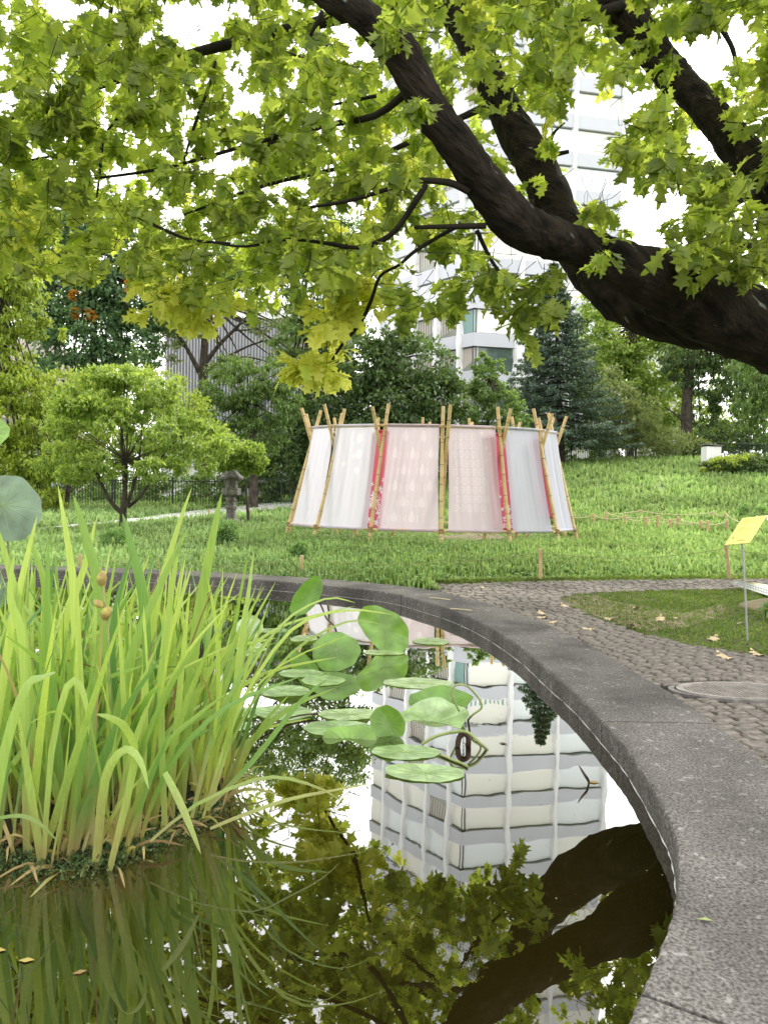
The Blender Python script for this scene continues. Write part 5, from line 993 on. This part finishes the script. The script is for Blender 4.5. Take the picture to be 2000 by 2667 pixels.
for (x, y, rx, ry, tl) in ((266, 1508, 13, 20, .1), (258, 1573, 10, 14, -1.0), (277, 1598, 14, 19, .3)):
    c = P(x, y, 2.03); k = 2.03 / FP; mb = MB(); prof = [(.15, -1), (.6, -.75), (.95, -.2), (1, .2), (.75, .7), (.3, .95), (.12, 1.15)]; ax = np.array([math.sin(tl), 0, math.cos(tl)]); sx_ = np.array([math.cos(tl), 0, -math.sin(tl)])
    vs = []; fs = []
    for r, z in prof:
        for j in range(10): w = 6.283 * j / 10; rr = r * rx * k * (1 + .08 * math.cos(3 * w)); vs.append(c + ax * z * ry * k + sx_ * math.cos(w) * rr + np.array([0, 1, 0]) * math.sin(w) * rr)
    fs = [(i * 10 + j, i * 10 + (j + 1) % 10, (i + 1) * 10 + (j + 1) % 10, (i + 1) * 10 + j) for i in range(6) for j in range(10)] + [tuple(range(10)), tuple(60 + j for j in range(10))]; mb.add(vs, fs); mb.build('seed_pod', M_['pod'], ir, True)
# ---------------------------------------------------------------- lotus leaves
def disc(fn, name, m, parent=None, nr=7, na=40, vein=.0): # fn(u,a) -> xyz
    V = [fn(0, 0)]; F3 = []; F4 = []
    for r in range(1, nr + 1):
        for a in range(na): V.append(fn(r / nr, 2 * math.pi * a / na))
    me = bpy.data.meshes.new(name); fs = [(0, 1 + a, 1 + (a + 1) % na) for a in range(na)] + [(1 + (r - 1) * na + a, 1 + r * na + a, 1 + r * na + (a + 1) % na, 1 + (r - 1) * na + (a + 1) % na) for r in range(1, nr) for a in range(na)]
    me.from_pydata([tuple(float(c) for c in v) for v in V], [], fs); me.polygons.foreach_set('use_smooth', [True] * len(fs)); me.materials.append(m); me.update(); return link(name, me, parent)
def pad(lab, x, y, w, h, seed=0, m='pad', tear=0, lift=0):
    r = random.Random(seed); c = G(x, y, .006); a0 = G(x - w / 2, y, .006); b0 = G(x, y - h / 2, .006); b1 = G(x, y + h / 2, .006); R1 = abs(c[0] - a0[0]); R2 = (b0[1] - b1[1]) / 2; c[1] = (b0[1] + b1[1]) / 2; ph = r.uniform(0, 6)
    def fn(u, a):
        k = 1 + .025 * math.sin(3 * a + ph) + .018 * math.sin(8 * a + ph) + .01 * math.sin(19 * a); z = .0035 + .0012 * u * u * math.sin(5 * a + ph) + .0006 * u * math.cos(12 * a) + lift * u ** 4 * max(0, math.sin(a + ph)) ** 2
        return (c[0] + R1 * u * k * math.cos(a), c[1] + R2 * u * k * math.sin(a), z)
    o_ = thing('lotus_leaf', lab, 'lotus leaf', c, 'lotus leaves floating on the pond'); disc(fn, 'blade', M_[m], o_); vein(fn, o_, c, 11)
    mb = MB(); q = fn(0, 0); mb.tube([q, (q[0] + .03, q[1] + .05, -.2), (q[0] + .08, q[1] + .1, -.41)], .005, 5); mb.build('stalk', M_['stalk'], o_)
M_['vein'] = mat('leaf_vein', (.26, .36, .14), None, rough=.5)
def vein(fn, parent, c, n_=12, off=(0, 0, .0016), r=.0011):
    mb = MB()
    for k in range(n_):
        a = 2 * math.pi * (k + .3) / n_; mb.tube([np.array(fn(u, a)) + off for u in (.02, .3, .6, .93)], [r, r * .9, r * .7, r * .3], 4, cap=False)
    tag(mb.build('veins', M_['vein'], parent), kind='stuff')
for i, q in enumerate([('round floating leaf nearest the viewer with a dark curled edge', 1108, 2011, 209, 46), ('floating leaf just behind the nearest one, under the bent stalk', 1056, 1957, 179, 38), ('floating leaf near the centre of open water, furthest of the big ones', 1090, 1778, 182, 27), ('pale floating leaf left of the upright folded leaf', 909, 1859, 163, 30),
                       ('wide pale floating leaf behind the iris tips with a torn rim', 883, 1895, 190, 41), ('small floating leaf at the iris edge in the middle row', 640, 1854, 100, 28), ('shiny floating leaf left of the middle row pair', 738, 1855, 157, 38), ('dull floating leaf below the tilted round leaf', 784, 1752, 119, 22),
                       ('glossy wet floating leaf right below the tilted round leaf', 841, 1771, 114, 27), ('wet floating leaf half behind the iris blades', 746, 1800, 130, 35), ('thin floating leaf right of the big upright leaf by the pole reflection', 1122, 1669, 95, 19), ('narrow floating leaf in front of the big upright leaf', 1000, 1698, 112, 14),
                       ('floating leaf before the pavilion reflection', 792, 1663, 72, 20), ('thin floating leaf at the edge of the pavilion reflection, far left', 715, 1641, 84, 12), ('small dark floating leaf by the iris at the left of the pads', 622, 1890, 70, 24), ('floating leaf far behind, under the little yellowish leaf', 660, 1690, 70, 14)]):
    pad(q[0], q[1], q[2], q[3], q[4], i, 'pad', lift=.002 if i % 3 else .010)
def upleaf(lab, c, ux, uy, bowl, m, foot, seed=0, fold=0, stalk=True, wave=.06, na=44):
    """upright or tilted leaf: centre c, half axes ux (sideways) and uy (up)"""
    c = np.array(c); ux = np.array(ux); uy = np.array(uy); nr = unit(np.cross(ux, uy)); R = np.linalg.norm(ux); r = random.Random(seed); ph = r.uniform(0, 6)
    def fn(u, a):
        k = 1 + .03 * math.sin(3 * a + ph) + .02 * math.sin(9 * a + ph); p = c + ux * u * k * math.cos(a) + uy * u * k * math.sin(a)
        return p + nr * R * (bowl * u * u + wave * u * u * math.sin(4 * a + ph) + fold * abs(math.cos(a)) * u)
    o_ = thing('lotus_leaf', lab, 'lotus leaf', (foot[0], foot[1], 0), 'lotus leaves raised above the pond'); disc(fn, 'blade', M_[m], o_, na=na)
    vein(fn, o_, c, 14, off=nr * .0015, r=.0009); vein(fn, o_, c, 14, off=-nr * .0015, r=.0009)
    if stalk:
        mb = MB(); f = np.array([foot[0], foot[1], -.35]); mb.tube(catmull([f, (f + c) / 2 + [.02, .02, .1], c - nr * .004], 4), .005, 6); mb.build('stalk', M_['stalk'], o_)
def px2(d, dx, dy, back=0): return np.array([dx * d / FP, back, -dy * d / FP])
d = 4.15; upleaf('round tilted leaf facing the viewer in front of the pavilion reflection', P(875, 1693, d), px2(d, 63, 4), px2(d, 6, -46, .06), -.18, 'lotus', G(868, 1752), 1)
d = 4.7; upleaf('largest upright lotus leaf, standing beside the reflected bamboo poles', P(1000, 1640, d), px2(d, 66, 14), px2(d, -14, -58, .05), .16, 'lotus', G(1010, 1700), 2, wave=.16)
d = 5.2; upleaf('pointed folded leaf on a thin dark stalk against the rim', P(800, 1552, d), px2(d, 24, 18), px2(d, 34, -48, .02), .3, 'lotus', G(878, 1655), 3, fold=.5, stalk=False, wave=0)
mb = MB(); mb.tube(catmull([P(826, 1558, 5.2), P(840, 1585, 5.2), P(850, 1610, 5.15), P(868, 1628, 5.1), P(876, 1645, 5.1), G(876, 1668, -.1)], 4), .006, 6); tag(mb.build('dry_stalk', M_['darkpod']), 'thin dark lotus stalk rising to the pointed folded leaf', 'stalk')
d = 5.0; upleaf('small yellowish leaf among the iris blades near the far rim', P(650, 1637, d), px2(d, 34, 6), px2(d, 8, -28, .05), .2, 'pad', G(652, 1668), 4)
d = 3.1; upleaf('bright leaf folded upright in the middle of the pads', P(1012, 1885, d), px2(d, 42, -14), px2(d, -20, -38, .03), .35, 'lotus', G(985, 1925), 5, fold=.35, wave=.05)
d = 3.0; upleaf('bright leaf leaning low in front of the folded upright leaf', P(912, 1936, d), px2(d, 74, -4), px2(d, -10, -26, .08), .12, 'lotus', G(905, 1962), 6, wave=.1)
d = 3.5; upleaf('curled leaf lying on its side with a dark underside', P(1145, 1838, d), px2(d, 84, -4), px2(d, 4, -18, .1), .25, 'lotus', G(1150, 1856), 7, wave=.05)
d = 3.25; upleaf('pale leaf hanging from the looping stalk', P(1118, 1884, d), px2(d, 100, -8), px2(d, 22, -26, .16), .12, 'pad', G(1150, 1905), 8, wave=.08)
d = 3.6; upleaf('huge grey green leaf at the left edge behind the iris', P(10, 1316, d), px2(d, 96, 14), px2(d, -8, -84, .10), -.15, 'lotus_g', G(30, 1800), 9, wave=.05)
d = 3.7; upleaf('dark leaf partly seen at the left edge above the rim', P(-40, 1545, d), px2(d, 62, 10), px2(d, 5, -52, .05), -.1, 'lotus_g', G(-30, 1800), 10)
d = 3.5; upleaf('small dark leaf high at the left edge', P(-30, 1130, d), px2(d, 52, 0), px2(d, 5, -42, .05), -.1, 'lotus', G(-40, 1800), 11)
def stalk(lab, pts, r, m='stalk', name='lotus_stalk'):
    mb = MB(); mb.tube(catmull(pts, 6), r, 8); tag(mb.build(name, M_[m], smooth=True), lab, 'stalk')
def Z(x, y): return 600 + x / 1.843, 1500 + y / 1.843
d = 3.2; stalk('looping green lotus stalk arching over the hanging leaf', [P(*Z(x, y), d) for x, y in [(1098, 650), (1075, 600), (1060, 555), (1080, 525), (1125, 524), (1160, 550), (1198, 598), (1203, 635), (1160, 668)]] + [G(*Z(1140, 692), 0)], .0048)
stalk('bent green stalk joining the floating leaf to the water', [P(*Z(x, y), 2.95) for x, y in [(918, 808), (960, 782), (1010, 762), (1080, 748)]] + [P(*Z(1140, 752), 2.92), P(*Z(1190, 795), 2.9), G(*Z(1240, 842), -.01)], .0065)
stalk('short green stalk lying on the water beside the nearest leaf', [G(*Z(x, y), .006) for x, y in [(1010, 858), (1060, 880), (1100, 895), (1138, 914)]], .005)
stalk('dark rotten seed head and stem drooping to the water', [P(*Z(x, y), 2.95) for x, y in [(1090, 815), (1098, 775), (1118, 757), (1140, 770), (1142, 800)]] + [G(*Z(1140, 820), -.01)], .011, 'darkpod', 'rotten_stalk')
stalk('thin reddish stem lying across the floating leaves', [G(*Z(x, y), .016) for x, y in [(150, 740), (250, 695), (330, 670), (420, 660)]], .004, 'darkpod', 'lotus_stalk')
a = [G(1536, 2043, -.02), P(1530, 2030, G(1536, 2043)[1]), P(1518, 2012, G(1536, 2043)[1]), P(1506, 1992, G(1536, 2043)[1])]
V, F_ = blade(a, .012, 9, facing=VIEW); tag(npo('broken_leaf_stub', V, F_, M_['darkpod'], None, True), 'dark pointed leaf stub sticking up from the water near the rim', 'leaf')
for lab, x, y, w, m in (('reddish leaf scrap floating by the rim', 1562, 2036, .05, 'dead'), ('tan floating leaf at the lower left edge', 18, 2474, .06, 'pod'), ('small orange leaf floating at lower left', 92, 2499, .035, 'pod'), ('tiny reddish leaf floating in the dark water', 229, 2526, .03, 'dead'), ('small dark scrap floating on the building reflection', 1322, 1938, .04, 'darkpod')):
    q = G(x, y, .0025); o_ = link('floating_leaf', np_mesh('floating_leaf', LEAF4, LEAF4F, M_[m])); o_.location = tuple(q); o_.scale = (w * .8, w, w * .08); o_.rotation_euler = (0, 0, random.uniform(1, 2)); tag(o_, lab, 'leaf')

N = 260; x = rng.uniform(-2.2, 1.0, N * 3); y = rng.uniform(1.3, 7, N * 3); k = inpoly(x, y, IN - NRM * .02); x, y = x[k][:N], y[k][:N]; N = len(x); a = rng.uniform(0, 6.28, N)
V, F_ = scatter([(-.5, 0, 0), (.5, 0, 0), (.3, 1, 0), (-.3, 1, 0)], [(0, 1, 2, 3)], np.stack([x, y, np.full(N, .003)], 1), frames(np.stack([np.cos(a), np.sin(a), np.zeros(N)], 1), np.tile([0, 0, 1.], (N, 1))), rng.uniform(.0015, .005, N))
tag(npo('floating_debris', V, F_, M_['darkrope']), 'fine pale specks drifting on the pond surface', 'debris', kind='stuff')
# dark moss cushions round the foot of the iris clump
mp_ = []; mr_ = []
for i in range(7000):
    t = int(cr_.uniform(0, 7)); a = BP[t] + (BP[t + 1] - BP[t]) * cr_.uniform(); mp_.append((a[0] + cr_.normal(0, .03), a[1] + cr_.normal(.03, .05), cr_.uniform(-.004, .03)))
mp_ = np.array(mp_); N = len(mp_); V, F_ = scatter(LEAF4, LEAF4F, mp_, frames(rng.normal(0, 1, (N, 3)) + [0, -.3, .8], rng.normal(0, 1, (N, 3))), rng.uniform(.005, .014, N))
tag(npo('moss', V, F_, BG['dark'], ir), kind='stuff')
